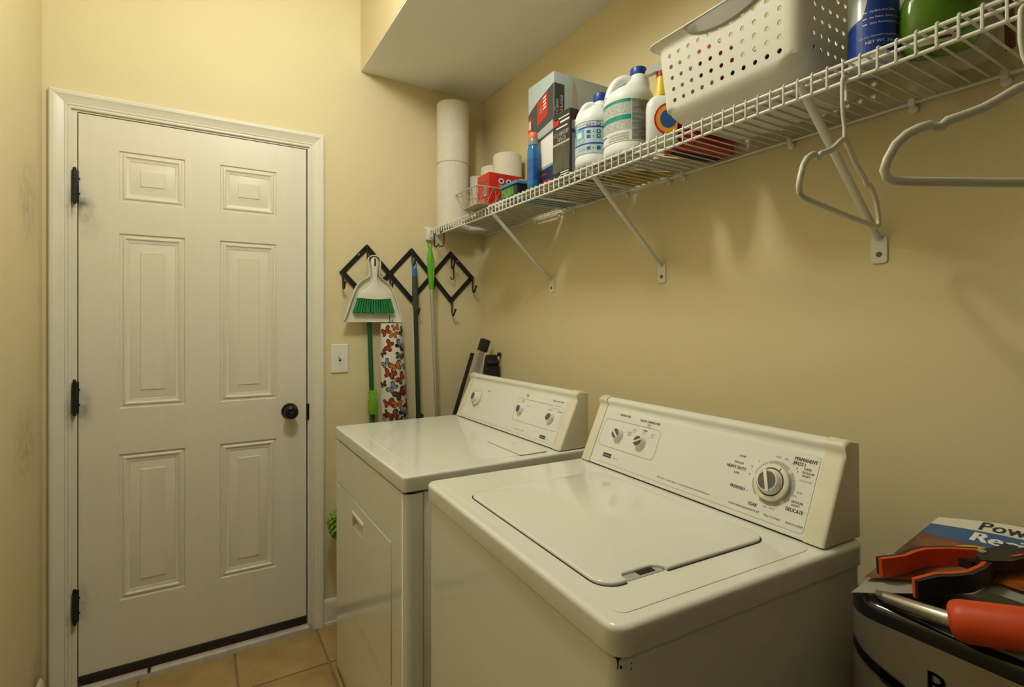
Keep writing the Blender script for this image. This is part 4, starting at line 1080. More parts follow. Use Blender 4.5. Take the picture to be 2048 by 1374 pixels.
def gpatch(u0, u1, z0, z1, lift):
    n = 10; va, vb = [], []
    def pr(u, z):
        for (a, b, zz), (a2, b2, z2) in zip(gl, gl[1:]):
            if zz <= z <= z2:
                t = (z - zz) / (z2 - zz); A, B = lerp(a, a2, t) + lift, lerp(b, b2, t) + lift; break
        ca, sa = cos(u), sin(u)
        return rotg @ Vector((cx + A * math.copysign(abs(ca) ** (2 / 2.4), ca), cy + B * math.copysign(abs(sa) ** (2 / 2.4), sa), BZ + z))
    for i in range(n + 1):
        u = u0 + (u1 - u0) * i / n; va.append(mb.bm.verts.new(pr(u, z0))); vb.append(mb.bm.verts.new(pr(u, z1)))
    for i in range(n): mb.face((va[i], va[i + 1], vb[i + 1], vb[i]))
mb.mi = 0; gpatch(-2.2, -1.25, 0.006, 0.0155, 0.001)
mb.mi = 1; gpatch(-1.72, -1.40, 0.010, 0.014, 0.0016)
tag(mb.build('label', [cmat('label_cream', (0.5, 0.47, 0.36), 0.5), M['ink']], gb, smooth=0), kind='stuff')

# pale plastic bag with a dark strap
bagm = cmat('pale_bag_plastic', (0.50, 0.47, 0.36), 0.45, var=0.12, scale=22, bump=0.8, bscale=28)
bgz = thing('plastic_bag', 'pale plastic bag with a dark brown strap behind the green bottle', 'bag', (1.195, 0.40, BZ))
mb = MB(); mb.sphere((0, 0, 0), 1, 32)
for v in mb.bm.verts:
    n = noise.noise(v.co * 3.0) * 0.12 + noise.noise(v.co * 8) * 0.05
    q = v.co * (1 + n); q = Vector([math.copysign(abs(w) ** 0.7, w) for w in q])
    v.co = Vector((1.195 + q.x * 0.056, 0.412 + q.y * 0.080, max(1.90 + q.z * 0.10, BZ)))
mb.build('bag', bagm, bgz, smooth=60)
MB().tube([(1.150, 0.345, 2.0), (1.138, 0.331, 1.96), (1.142, 0.320, 1.90), (1.165, 0.322, 1.845), (1.20, 0.330, 1.81)], 0.004, 8, flat=2.2).build('strap', cmat('strap_brown', (0.10, 0.03, 0.012), 0.5), bgz)

# ------------------------------------------------------------------ accordion hook rack on the door wall
rk = thing('hook_rack', 'black iron accordion hook rack mounted on the wall beside the door', 'hook rack', (0.88, D, 1.57))
N_ = dict(L=(0.556, 1.568), t1=(0.666, 1.689), m1=(0.772, 1.572), t2=(0.881, 1.687), m2=(0.981, 1.576), t3=(1.086, 1.687), R=(1.204, 1.572), b1=(0.666, 1.452), b2=(0.881, 1.452), b3=(1.089, 1.452))
def bar(a, b, y0, y1):
    a, b = Vector((N_[a][0], 0, N_[a][1])), Vector((N_[b][0], 0, N_[b][1]))
    d = (b - a).normalized(); n = Vector((-d.z, 0, d.x)); w = 0.0105
    a2, b2 = a - d * 0.009, b + d * 0.009
    mb = MB(); mb.loft([[Vector((p.x, y, p.z)) for p in (a2 + n * w, a2 - n * w, b2 - n * w, b2 + n * w)] for y in (y0, y1)])
    bmesh.ops.bevel(mb.bm, geom=mb.bm.edges[:], offset=0.001, segments=1, profile=0.5, affect='EDGES')
    return mb.build('bar', M['black'], rk)
F0, F1, F2 = D - 0.0005, D - 0.0065, D - 0.0125
for a, b in (('L', 't1'), ('b1', 't2'), ('b2', 't3'), ('b3', 'R')): q = bar(a, b, F0, F1)
for a, b in (('t1', 'b2'), ('t2', 'b3'), ('L', 'b1'), ('t3', 'R')): bar(a, b, F1 - 0.0002, F2)
def jhook(x, z):
    mb = MB()
    y = F2 - 0.003
    pts = [(x, y, z), (x, y - 0.001, z - 0.03), (x, y - 0.003, z - 0.062), (x, y - 0.010, z - 0.074), (x, y - 0.020, z - 0.074), (x, y - 0.030, z - 0.064), (x, y - 0.041, z - 0.050)]
    mb.tube(pts, 0.0043, 8)
    mb.sphere((x, y - 0.043, z - 0.047), 0.0062, 10)
    mb.cyl((x, F0 + 0.0003, z), (x, F2 - 0.004, z), 0.006, n=10)
    mb.build('hook', M['black'], rk)
for k_ in N_:
    if k_ == 'b1': continue          # the hook behind the dustpan cannot be seen
    jhook(N_[k_][0] + (0.020 if k_ == 'b2' else 0.0), N_[k_][1])
for (x, z) in ((0.628, 1.652), (1.122, 1.652)):
    MB().lathe([(0.005, 0), (0.0045, 0.0025), (0.001, 0.003)], n=10, mat4=frame4((x, F2 - 0.0002, z), (1, 0, 0), (0, 0, 1))).build('screw', M['steel'], rk)

# ------------------------------------------------------------------ dustpan and brush
DX = 0.683
ivory = cmat('ivory_plastic', (0.72, 0.70, 0.58), 0.4)
dp = thing('dustpan', 'ivory plastic dustpan hanging from the hook rack by its handle', 'dustpan', (DX, D - 0.05, 1.35))
def pan_outline(k=0.0):
    half = [(0.0, 1.648 - k), (0.014, 1.645 - k), (0.024, 1.636 - k * .7), (0.0295 - k, 1.622), (0.0295 - k, 1.60), (0.024 - k, 1.575), (0.0245 - k, 1.555), (0.035 - k, 1.543), (0.058 - k, 1.530), (0.078 - k, 1.508), (0.090 - k, 1.482), (0.105 - k, 1.44), (0.120 - k, 1.395), (0.134 - k, 1.352), (0.134 - k, 1.346 + k)]
    return [(DX + a, b) for a, b in half] + [(DX - a, b) for a, b in half[::-1] if a > 0]
yb = D - 0.050
o1, o2 = pan_outline(0), pan_outline(0.0035)
mb = MB(); mb.prism(o1, yb, yb - 0.003, lambda a, b, h: Vector((a, h, b))); mb.build('pan', ivory, dp)
mb = MB()
n = len(o1)
A = [[mb.bm.verts.new((a, yb - 0.0028, b)) for a, b in o1], [mb.bm.verts.new((a, yb - 0.022, b)) for a, b in o1], [mb.bm.verts.new((a, yb - 0.022, b)) for a, b in o2], [mb.bm.verts.new((a, yb - 0.0028, b)) for a, b in o2]]
openi = [i for i in range(n) if o1[i][1] < 1.353 and o1[(i + 1) % n][1] < 1.353]
for i in range(n):
    if i in openi: continue
    j = (i + 1) % n
    for r_ in range(3): mb.face((A[r_][i], A[r_][j], A[r_ + 1][j], A[r_ + 1][i]))
mb.build('rim', ivory, dp)
mb = MB(); mb.loft([[Vector((DX - 0.128, yb - 0.003, 1.358)), Vector((DX + 0.128, yb - 0.003, 1.358)), Vector((DX + 0.134, yb - 0.0045, 1.344)), Vector((DX - 0.134, yb - 0.0045, 1.344))], [Vector((DX - 0.128, yb - 0.005, 1.372)), Vector((DX + 0.128, yb - 0.005, 1.372)), Vector((DX + 0.134, yb - 0.006, 1.344)), Vector((DX - 0.134, yb - 0.006, 1.344))]])
mb.build('lip', ivory, dp)
hb = thing('hand_brush', 'ivory hand brush with green bristles clipped inside the dustpan', 'brush', (DX, D - 0.08, 1.40))
BX = DX
yh = yb - 0.0035
half = [(0.0, 1.638), (0.010, 1.635), (0.015, 1.627), (0.0155, 1.60), (0.013, 1.575), (0.0105, 1.555), (0.0115, 1.535), (0.020, 1.510), (0.038, 1.493), (0.060, 1.482), (0.074, 1.470), (0.077, 1.458), (0.076, 1.451)]
ol_ = [(BX + a, b) for a, b in half] + [(BX + 0.04, 1.4475), (BX, 1.446), (BX - 0.04, 1.4475)] + [(BX - a, b) for a, b in half[::-1] if a > 0]
mb = MB()
cxx = sum(a for a, b in ol_) / len(ol_)
def scl(k): return [(BX + (a - BX) * (1 - k), b + (1.46 - b) * k * 0.25) for a, b in ol_]
mb.loft([[Vector((a, yh, b)) for a, b in scl(0)], [Vector((a, yh - 0.016, b)) for a, b in scl(0)], [Vector((a, yh - 0.022, b)) for a, b in scl(0.06)], [Vector((a, yh - 0.0245, b)) for a, b in scl(0.2)]])
hd = mb.build('handle', ivory, hb)
mb = MB(); mb.prism([(BX + 0.0042 * cos(2 * pi * i / 12), 1.614 + (0.014 if sin(2 * pi * i / 12) > 0 else -0.014) + 0.0042 * sin(2 * pi * i / 12)) for i in range(12)], yh - 0.0240, yh - 0.0250, lambda a, b, h: Vector((a, h, b))); mb.build('hang_slot', M['gap'], hd)
green = cmat('green_bristle', (0.012, 0.20, 0.055), 0.6, var=0.35, scale=90, stretch=(3, 3, 0.3))
mb = MB()
for row in range(3):
    for i in range(15):
        t = (i - 7) / 7
        x0 = BX + t * 0.068; x1 = BX + t * 0.088 + random.uniform(-.002, .002)
        y0 = yh - 0.004 - row * 0.007; y1 = y0 - 0.002
        mb.cyl((x0, y0, 1.456), (x1, y1, 1.383 + random.uniform(-.002, .003) + 0.003 * abs(t)), 0.0042, 0.0068, n=7)
tag(mb.build('bristles', green, hb, smooth=60), kind='stuff')

# ------------------------------------------------------------------ poles on the wall
gp_ = cmat('green_pole', (0.008, 0.10, 0.028), 0.35)
bm1 = thing('broom', 'dark green broom pole with a lime clip behind the dustpan', 'broom', (0.715, D - 0.03, 0))
yq = D - 0.030
MB().cyl((0.6665, yq, 1.48), (0.712, yq, 0.06), 0.0105, n=14).build('pole', gp_, bm1)
mb = MB(); mb.box((0.668, yq - 0.020, 0.922), (0.703, yq + 0.004, 1.032), 0.004)
for i in range(6): mb.cyl((0.666, yq - 0.012, 0.936 + i * 0.017), (0.666, yq + 0.0, 0.936 + i * 0.017), 0.0042, n=8)
mb.build('clip', cmat('lime_clip', (0.16, 0.42, 0.02), 0.4), bm1)
mb = MB(); mb.box((0.60, D - 0.055, 0.0), (0.83, D - 0.018, 0.065), 0.008); mb.build('head', lime, bm1)

bs = thing('bag_dispenser', 'butterfly print fabric bag holder tube hanging below the hook rack', 'bag holder', (0.775, D - 0.065, 0.87))
cloth = cmat('white_cotton', (0.66, 0.63, 0.54), 0.9, var=0.05, bump=0.3, bscale=60)
prof_ = [(0.048, 1.338, 0.762), (0.0500, 1.325, 0.762), (0.0515, 1.28, 0.763), (0.0545, 1.22, 0.765), (0.0565, 1.12, 0.768), (0.0575, 1.02, 0.772), (0.0580, 0.96, 0.776), (0.0570, 0.92, 0.779), (0.050, 0.895, 0.781), (0.036, 0.878, 0.782), (0.03, 0.862, 0.782)]
yS = D - 0.064
def sock(u, z, lift=0.0):
    for (r0, z0, x0), (r1, z1, x1) in zip(prof_, prof_[1:]):
        if z0 >= z >= z1:
            t = (z - z0) / (z1 - z0); r, x = lerp(r0, r1, t), lerp(x0, x1, t); break
    w = 1 + 0.02 * sin(5 * u + z * 30) + 0.015 * sin(9 * u - z * 22)
    return Vector((x + (r * w + lift) * sin(u), yS - (r * 0.82 * w + lift) * cos(u), z))
zsn = [1.338 - (1.338 - 0.862) * i / 40 for i in range(41)]
zsn[-1] = 0.8621
MB().loft([[sock(2 * pi * i / 40, z) for i in range(40)] for z in zsn]).build('fabric_tube', cloth, bs, smooth=60)
MB().tube([(0.755, yS - 0.005, 1.338), (0.757, yS + 0.01, 1.37), (0.768, D - 0.024, 1.47), (0.772, D - 0.030, 1.502), (0.776, D - 0.024, 1.47), (0.770, yS + 0.012, 1.36), (0.772, yS, 1.338)], 0.0018, 6).build('hanging_loop', M['rubber'], bs)
WC = [cmat('print_' + nme, c, 0.85) for nme, c in (('black', (0.02, 0.016, 0.015)), ('red', (0.30, 0.035, 0.02)), ('orange', (0.50, 0.15, 0.02)), ('brown', (0.13, 0.025, 0.018)), ('blue', (0.18, 0.24, 0.32)), ('green', (0.06, 0.13, 0.03)))]
mb = MB()
def wing(u, z, ang, length, width, mi, lift):
    K = 12; pts = []
    for i in range(K):
        a = 2 * pi * i / K
        lx = length * (0.5 + 0.5 * cos(a)); ly = width * 0.5 * sin(a) * (0.55 + 0.45 * (0.5 + 0.5 * cos(a)))
        dx = lx * cos(ang) - ly * sin(ang); dz = lx * sin(ang) + ly * cos(ang)
        pts.append(sock(u + dx / 0.056, max(0.8625, min(1.337, z + dz)), lift))
    c = sum(pts, Vector()) / K
    mb.mi = mi
    vc = mb.bm.verts.new(c + Vector((sin(u), -cos(u), 0)) * 0.0004)
    v = [mb.bm.verts.new(p) for p in pts]
    for i in range(K): mb.face((v[i], v[(i + 1) % K], vc))
BF = [(-0.75, 1.300, 1, .5, 1.1), (0.15, 1.318, 2, .2, .8), (-0.10, 1.285, 2, -.1, .9), (0.85, 1.30, 3, 1.0, .9), (-0.45, 1.235, 1, 1.2, 1.1), (0.50, 1.235, 0, -.6, 1.15), (1.1, 1.20, 1, 1.4, .9), (0.42, 1.187, 5, -.2, .9), (-1.05, 1.20, 3, .7, .8), (-0.80, 1.155, 4, .6, .95), (0.05, 1.140, 2, .35, 1.25), (1.0, 1.14, 4, .2, .8), (-0.50, 1.105, 1, -.35, 1.15), (0.50, 1.085, 1, .8, 1.15), (-0.30, 1.045, 4, .9, 1.05), (-1.1, 1.06, 3, .3, .8), (0.35, 1.015, 3, .55, 1.35), (1.1, 1.03, 1, 1.1, .9), (-0.70, 0.975, 1, .2, 1.1), (0.0, 0.968, 2, 0.0, 1.0), (1.0, 0.965, 3, .8, .9), (0.55, 0.930, 0, -.5, 1.2), (-0.40, 0.918, 1, .4, 1.2), (-1.0, 0.925, 3, .9, .8), (0.15, 0.895, 5, .2, .8)]
for u, z, c, a, s_ in BF:
    s_ *= 1.15
    for sg in (1, -1):
        base = a + (pi / 2) + sg * 0.95
        base2 = a + (pi / 2) + sg * 2.05
        wing(u, z, base, 0.027 * s_, 0.021 * s_, 0 if c != 0 else 0, 0.0009); wing(u, z, base2, 0.021 * s_, 0.018 * s_, 0, 0.0009)
        wing(u, z, base, 0.023 * s_, 0.015 * s_, c if c else 4, 0.0016); wing(u, z, base2, 0.017 * s_, 0.012 * s_, c if c not in (0,) else 0, 0.0016)
    wing(u - 0.09 * cos(a + pi / 2), z - 0.006 * sin(a + pi / 2), a + pi / 2, 0.014 * s_, 0.004 * s_, 0, 0.0022)
tag(mb.build('butterfly_print', WC, bs, smooth=60), kind='stuff')

gm_ = thing('mop_pole', 'dark grey mop pole with a blue hanging tip on the hook rack', 'mop', (0.92, D - 0.05, 0))
gx0, gx1 = 0.880, 0.914
def gpt(z): 
    t = (1.63 - z) / 1.63
    return Vector((lerp(gx0, gx1 + 0.012, t), lerp(D - 0.048, D - 0.040, t), z))
grey = cmat('pole_grey', (0.035, 0.036, 0.038), 0.4)
MB().cyl(gpt(1.41), gpt(0.03), 0.0105, n=14).build('pole', grey, gm_)
MB().tube([gpt(1.405), gpt(1.43), gpt(1.50), gpt(1.565)], [0.0125, 0.0145, 0.0140, 0.0125], 14).build('grip', cmat('grip_grey', (0.055, 0.054, 0.05), 0.6), gm_)
MB().tube([gpt(1.565), gpt(1.575), gpt(1.598)], [0.0115, 0.0125, 0.0118], 14).build('tip', cmat('tip_blue', (0.02, 0.17, 0.45), 0.4), gm_)
tp = gpt(1.612)
MB().tube([tp + Vector((0.0095 * cos(2 * pi * i / 16), 0, 0.017 * sin(2 * pi * i / 16))) for i in range(16)], 0.0035, 8, closed=True).build('hanging_ring', cmat('ring_blue', (0.02, 0.17, 0.45), 0.4), gm_)
mb = MB(); b_ = gpt(0.895); mb.box((b_.x - 0.008, b_.y - 0.018, 0.87), (b_.x + 0.022, b_.y + 0.014, 0.905), 0.004); mb.build('clamp', M['rubber'], gm_)
mb = MB(); mb.box((gx1 - 0.06, D - 0.075, 0), (gx1 + 0.09, D - 0.02, 0.035), 0.006); mb.build('head', grey, gm_)

sd = thing('extension_duster', 'silver telescoping pole with a lime green handle hanging from the shelf end', 'duster', (0.96, D - 0.08, 0.6))
def spt(z):
    t = (1.72 - z) / (1.72 - 0.88)
    return Vector((lerp(0.944, 0.984, t), lerp(D - 0.083, D - 0.072, t), z))
MB().tube([spt(z) for z in (1.500, 1.505, 1.54, 1.60, 1.64, 1.67, 1.69, 1.702)], [0.0105, 0.0115, 0.0135, 0.0165, 0.0165, 0.0130, 0.0085, 0.0070], 18).build('handle', lime, sd)
tp = spt(1.710)
MB().tube([tp + Vector((0.0085 * cos(2 * pi * i / 16), 0, 0.010 * sin(2 * pi * i / 16))) for i in range(16)], 0.0035, 8, closed=True).build('hanging_ring', lime, sd)
MB().tube([spt(z) for z in (1.66, 1.62, 1.57, 1.54)], [0.004, 0.0078, 0.0075, 0.003], 10).xf(Matrix.Translation((0.0065, -0.0085, 0))).build('grip_inlay', cmat('inlay_olive', (0.30, 0.42, 0.02), 0.4), sd)
alu = cmat('aluminium', (0.55, 0.53, 0.48), 0.35, metal=0.6)
MB().tube([spt(1.500), spt(1.43)], 0.0098, 14).build('tube', alu, sd)
MB().tube([spt(1.43), spt(1.12)], 0.0085, 14).build('tube', alu, sd)
MB().tube([spt(1.12), spt(0.60)], 0.0072, 14).build('tube', alu, sd)
for z, dx in ((1.45, 0.009), (1.135, 0.008)): MB().sphere(spt(z) + Vector((dx, -0.004, 0)), 0.003, 8).build('button', M['steel'], sd)

# S hooks
def shook(label, top, h, r1, r2, dirv):
    """big curl over a wire at the top, open curl at the bottom"""
    top = Vector(top); d = Vector(dirv).normalized(); z = Vector((0, 0, 1))
    pts = []
    c1 = top - z * r1
    for i in range(9):
        a = pi - pi * 1.05 * i / 8 - 0.35
        pts.append(c1 + d * (-r1 * cos(a) * -1) + z * (r1 * sin(a)))
    pts = [c1 + d * (r1 * cos(a)) + z * (r1 * sin(a)) for a in [(-0.25 + (pi + 0.25) * i / 8) for i in range(9)]]
    c2 = top - z * (h - r2) - d * (r1 - r2 * 0) + d * r2
    pts += [c2 + d * (-r2 * cos(b)) - z * (r2 * sin(b)) for b in [(0.0 + (pi + 0.15) * i / 8) for i in range(9)]]
    return tag(MB().tube(pts, 0.0029, 8).build('s_hook', M['black']), label, 'hook', 'black S hooks')
shook('black S hook holding the lime handled pole at the shelf end', (0.9665, D - 0.0995, ZD - 0.0285), 0.062, 0.0075, 0.010, (0.9, 0.4, 0))
shook('empty black S hook hanging from the shelf front near the corner', (0.9700, 2.245, ZD - 0.0285), 0.070, 0.0075, 0.013, (-0.75, 0.6, 0))
shook('empty black S hook hanging inside the right diamond of the hook rack', (1.088, D - 0.030, 1.6235), 0.066, 0.0065, 0.011, (-0.95, -0.3, 0))

# ------------------------------------------------------------------ corner: step ladder and black bag
lad = thing('folding_ladder', 'silver folding ladder rail with black cap leaning in the corner behind the dryer', 'ladder', (0.80, 2.29, 0))
def rail(x0, x1, z1, y, w, t, m, nm, z0=0.0):
    a, b = Vector((x0, y, z0)), Vector((x1, y, z1)); d = (b - a).normalized(); n = d.cross(Vector((0, 1, 0)))
    mb = MB(); mb.loft([[p + n * (sx * w) + Vector((0, sy * t, 0)) for sx, sy in ((-1, -1), (1, -1), (1, 1), (-1, 1))] for p in (a, b)]); mb.build(nm, m, lad, smooth=0); return a, b, d, n
a, b, d, n = rail(0.795, 1.199, 1.205, 2.290, 0.0155, 0.010, cmat('ladder_aluminium', (0.50, 0.47, 0.40), 0.4, metal=0.35), 'rail')
mb = MB(); mb.loft([[p + n * (sx * 0.022 - 0.004) + Vector((0, sy * 0.017, 0)) for sx, sy in ((-1, -1), (1, -1), (1, 1), (-1, 1))] for p in (b - d * 0.004, b + d * 0.058)])
bmesh.ops.bevel(mb.bm, geom=mb.bm.edges[:], offset=0.004, segments=2, profile=0.5, affect='EDGES'); mb.build('cap', M['rubber'], lad)
rail(0.765, 1.160, 1.192, 2.312, 0.008, 0.006, M['rubber'], 'rear_rail')
for k_ in range(4):
    t = 0.12 + 0.22 * k_; p = a.lerp(b, t)
    MB().box((p.x - 0.02, 2.270, p.z - 0.012), (p.x + 0.02, 2.306, p.z + 0.012), 0.003).build('step', M['rubber'], lad)
nb = thing('black_pouch', 'black fabric pouch standing in the corner beside the ladder', 'pouch', (1.235, 2.24, 0))
mb = MB()
fab = cmat('pouch_black', (0.012, 0.012, 0.013), 0.8, bump=0.4, bscale=50)
ringp = lambda x0, x1, y0, y1, z: [Vector((p[0], p[1], z)) for p in rrect(x0, x1, y0, y1, 0.012, 4)]
mb.loft([ringp(1.165, 1.270, 2.215, 2.262, 0.0), ringp(1.168, 1.271, 2.213, 2.264, 0.3), ringp(1.176, 1.270, 2.215, 2.262, 0.9), ringp(1.186, 1.266, 2.218, 2.260, 1.10), ringp(1.193, 1.258, 2.224, 2.256, 1.165), ringp(1.197, 1.250, 2.228, 2.250, 1.185)])
mb.build('pouch', fab, nb, smooth=60)
mb = MB(); mb.box((1.190, 2.212, 1.140), (1.258, 2.222, 1.158), 0.003); mb.build('strap', M['rubber'], nb)
mb = MB(); mb.tube([(1.248, 2.235, 1.165), (1.256, 2.232, 1.182), (1.262, 2.230, 1.188)], [0.004, 0.004, 0.010], 8); mb.sphere((1.2635, 2.229, 1.187), 0.0105, 10); mb.build('cord_lock', M['rubber'], nb)

# lime chenille duster beside the casing
cd = thing('chenille_duster', 'lime green fluffy duster head wedged between the door casing and the dryer', 'duster', (0.64, 2.30, 0))
MB().cyl((0.655, 2.330, 0.0), (0.535, 2.315, 0.42), 0.009, n=12).build('handle', lime, cd)
mb = MB()
chen = cmat('chenille_lime', (0.20, 0.36, 0.03), 0.95, var=0.4, scale=60)
for i in range(130):
    z = 1 - 2 * (i + .5) / 130; a = i * 2.39996
    rr = math.sqrt(1 - z * z); dv = Vector((rr * cos(a), rr * sin(a), z))
    p = Vector((0.528, 2.312, 0.480)) + Vector((dv.x * 0.042, dv.y * 0.040, dv.z * 0.052))
    q_ = p + dv * 0.016 + Vector((random.uniform(-.006, .006), random.uniform(-.006, .006), -0.006))
    mb.tube([p, p.lerp(q_, .7), q_], [0.0075, 0.0068, 0.003], 6)
mb.sphere((0.528, 2.312, 0.480), 0.043, 16)
tag(mb.build('chenille', chen, cd, smooth=60), kind='stuff')

# ------------------------------------------------------------------ clothes hangers on the shelf front
hgm = cmat('hanger_white', (0.70, 0.68, 0.58), 0.35)
def hanger(label, cx, cy, yaw, th):
    t = thing('clothes_hanger', label, 'hanger', (cx, cy, 1.53), yaw, 'white hangers on the shelf')
    z0 = 1.7620 - 1.53
    def rib(pts, h, wd, nm, closed=False):
        # flat ribbon: height h in the hanger plane, thickness wd across it
        mb = MB()
        P = [Vector((a, 0, b)) for a, b in pts]; m_ = len(P); rings = []
        for i, p in enumerate(P):
            tt = (P[(i + 1) % m_ if closed else min(i + 1, m_ - 1)] - P[i - 1 if closed else max(i - 1, 0)]).normalized()
            nn = Vector((-tt.z, 0, tt.x))
            rings.append([p + nn * (h / 2 * cos(q)) + Vector((0, wd / 2 * sin(q), 0)) for q in [2 * pi * k / 10 for k in range(10)]])
        if closed: rings.append(rings[0])
        mb.loft(rings, caps=not closed)
        if closed: bmesh.ops.remove_doubles(mb.bm, verts=mb.bm.verts[:], dist=1e-6)
        mb.build(nm, hgm, t, local=True, smooth=60)
    half = [(0.0, 0.130), (0.018, 0.122), (0.045, 0.106), (0.062, 0.097), (0.080, 0.090), (0.098, 0.0835), (0.112, 0.079), (0.120, 0.0715), (0.130, 0.0700), (0.136, 0.0735), (0.150, 0.069), (0.168, 0.060), (0.183, 0.046), (0.194, 0.026), (0.1985, 0.012), (0.195, 0.002), (0.186, -0.002), (0.17, -0.003), (0.1, -0.0035)]
    pts = [(-a, b) for a, b in half[::-1]] + half[1:]
    pts = pts + [(0.05, -0.004), (0.0, -0.004), (-0.05, -0.004)]
    rib(pts, th, 0.0085, 'frame', True)
    hk = [(0.0, 0.128), (0.0, 0.150), (0.004, 0.165), (-0.010, 0.178)]
    hook = [(0.0, 0.126), (0.0005, 0.150), (-0.008, 0.170), (-0.0115, 0.190), (-0.0115, 0.222)] + [(-0.0115 + 0.0105 * (1 - cos(q)), 0.226 + 0.0105 * sin(q)) for q in [pi * i / 8 for i in range(9)]] + [(0.0098, 0.212), (0.0100, 0.198)]
    rib(hook, 0.0075, 0.0065, 'hook')
    return t
hanger('white plastic hanger turned end-on in front of the shelf brace', 0.970, 0.485, radians(9.6), 0.0105)
hanger('white plastic hanger cut off by the right edge of the picture', 0.963, 0.246, radians(-30), 0.0130)

# ------------------------------------------------------------------ air fryer with things on it, beside the washer
fy = thing('air_fryer', 'black and silver air fryer standing beside the washing machine', 'air fryer', (1.07, 0.27, 0.552))
FX0, FX1, FY0, FY1 = 0.896, 1.250, 0.080, 0.454
silver = cmat('brushed_silver', (0.36, 0.33, 0.27), 0.34, metal=0.75, var=0.05, scale=40, stretch=(1, 1, 12))
gloss = cmat('gloss_black', (0.010, 0.010, 0.011), 0.14)
slab(MB(), FX0 + 0.006, FX1, FY0 + 0.004, FY1 - 0.004, 0.552, 0.742, 0.045, 0.002, 0.010, 8).build('base_housing', gloss, fy)
slab(MB(), FX0, FX1, FY0, FY1, 0.742, 0.876, 0.050, 0.001, 0.001, 8).build('silver_band', silver, fy)
slab(MB(), FX0 - 0.001, FX1, FY0 - 0.001, FY1 + 0.001, 0.8765, 0.904, 0.052, 0.016, 0.0, 8).build('top_housing', gloss, fy)
# drawer outline: black arc with a bright lower line
def arcband(zo, h, proud, m, nm):
    mb = MB(); A, B = [], []
    yc = (FY0 + FY1) / 2
    for i in range(33):
        s_ = -1 + 2 * i / 32
        a = s_ * 1.0
        y = yc + s_ * (FY1 - FY0) / 2
        ins = 0.0
        e_ = max(0, abs(s_) * 0.187 - 0.137)
        if e_ > 0: ins = 0.05 - math.sqrt(max(0, 0.05 ** 2 - e_ ** 2))
        z = zo + 0.052 * abs(s_) ** 2.2
        x = FX0 + ins - proud
        A.append(Vector((x, y, z))); B.append(Vector((x, y, z + h)))
    mb.loft([A, B], caps=False, closed=False)
    bmesh.ops.solidify(mb.bm, geom=mb.bm.faces[:], thickness=0.004)
    mb.build(nm, m, fy)
arcband(0.772, 0.016, 0.002, gloss, 'drawer_seam')
arcband(0.7685, 0.003, 0.003, M['steel'], 'chrome_line')
MB().box((FX0 - 0.05, 0.235, 0.655), (FX0 + 0.012, 0.275, 0.735), 0.008).build('drawer_handle', gloss, fy)
mb = MB(); mb.text('Power', 0.046, frame4((FX0 - 0.0006, 0.338, 0.822), (0, -1, 0), (0, 0, 1)), 'LEFT', 0.03); tag(mb.build('lettering', M['ink'], fy, smooth=0), kind='stuff')
for x in (0.95, 1.2):
    for y in (0.13, 0.39): MB().cyl((x, y, 0.545), (x, y, 0.556), 0.014, n=12).build('foot', M['rubber'], fy)
st = thing('side_table', 'dark wooden side table under the air fryer', 'table', (1.07, 0.26, 0))
wd = cmat('dark_wood', (0.06, 0.035, 0.02), 0.5, var=0.2, scale=12)
MB().box((0.87, 0.03, 0.52), (1.262, 0.462, 0.545), 0.003).build('tabletop', wd, st)
for x in (0.89, 1.225):
    for y in (0.05, 0.425): MB().box((x, y, 0), (x + 0.03, y + 0.03, 0.52), 0.002).build('leg', wd, st)

# recipe book leaning up towards the wall
def bookz(x): return 0.9085 + (x - 0.885) * 0.165
bk = thing('recipe_book', 'glossy recipe book with a food photo cover lying on the air fryer', 'book', (1.05, 0.28, 0.91))
BX0, BX1, BY0, BY1 = 0.888, 1.205, 0.130, 0.4345
def bpt(s_, t, up=0.0):      # s 0..1 towards the wall, t 0..1 from left (high y) to right
    sf = 0.42 * min(1, t / 0.45)
    if s_ < 0.76: s_ = 0.76 - (0.76 - s_) * (1 - sf / 0.76)
    x = lerp(BX0, BX1, s_); y = lerp(BY1, BY0, t)
    bulge = 0.022 * math.sin(pi * min(1, t * 0.95)) * s_ ** 4
    return Vector((x, y, bookz(x) + bulge + up))
def bsheet(s0, s1, t0, t1, up, mi, mb, ns=12, nt=12):
    V = [[mb.bm.verts.new(bpt(lerp(s0, s1, i / ns), lerp(t0, t1, j / nt), up)) for j in range(nt + 1)] for i in range(ns + 1)]
    mb.mi = mi
    for i in range(ns):
        for j in range(nt): mb.face((V[i][j], V[i][j + 1], V[i + 1][j + 1], V[i + 1][j]))
mb = MB(); bsheet(0, 1, 0, 1, 0.0, 0, mb, 20, 20)
bmesh.ops.solidify(mb.bm, geom=mb.bm.faces[:], thickness=-0.006)
mb.build('pages', cmat('page_white', (0.62, 0.58, 0.48), 0.7), bk)
food = cmat('food_photo_brown', (0.17, 0.065, 0.028), 0.35, var=0.75, scale=16)
food2 = cmat('food_photo_orange', (0.32, 0.09, 0.015), 0.35, var=0.85, scale=22)
mb = MB()
bsheet(0.90, 1.0, 0, 1, 0.0072, 0, mb); bsheet(0.76, 0.90, 0, 1, 0.0072, 1, mb); bsheet(0.13, 0.76, 0, 0.45, 0.0072, 2, mb); bsheet(0.13, 0.76, 0.45, 1, 0.0072, 3, mb)
cv = mb.build('cover', [cmat('cover_white', (0.66, 0.63, 0.52), 0.35), cmat('cover_blue', (0.03, 0.10, 0.24), 0.3), food, food2], bk)
tag(cv, kind='stuff')
mb = MB()
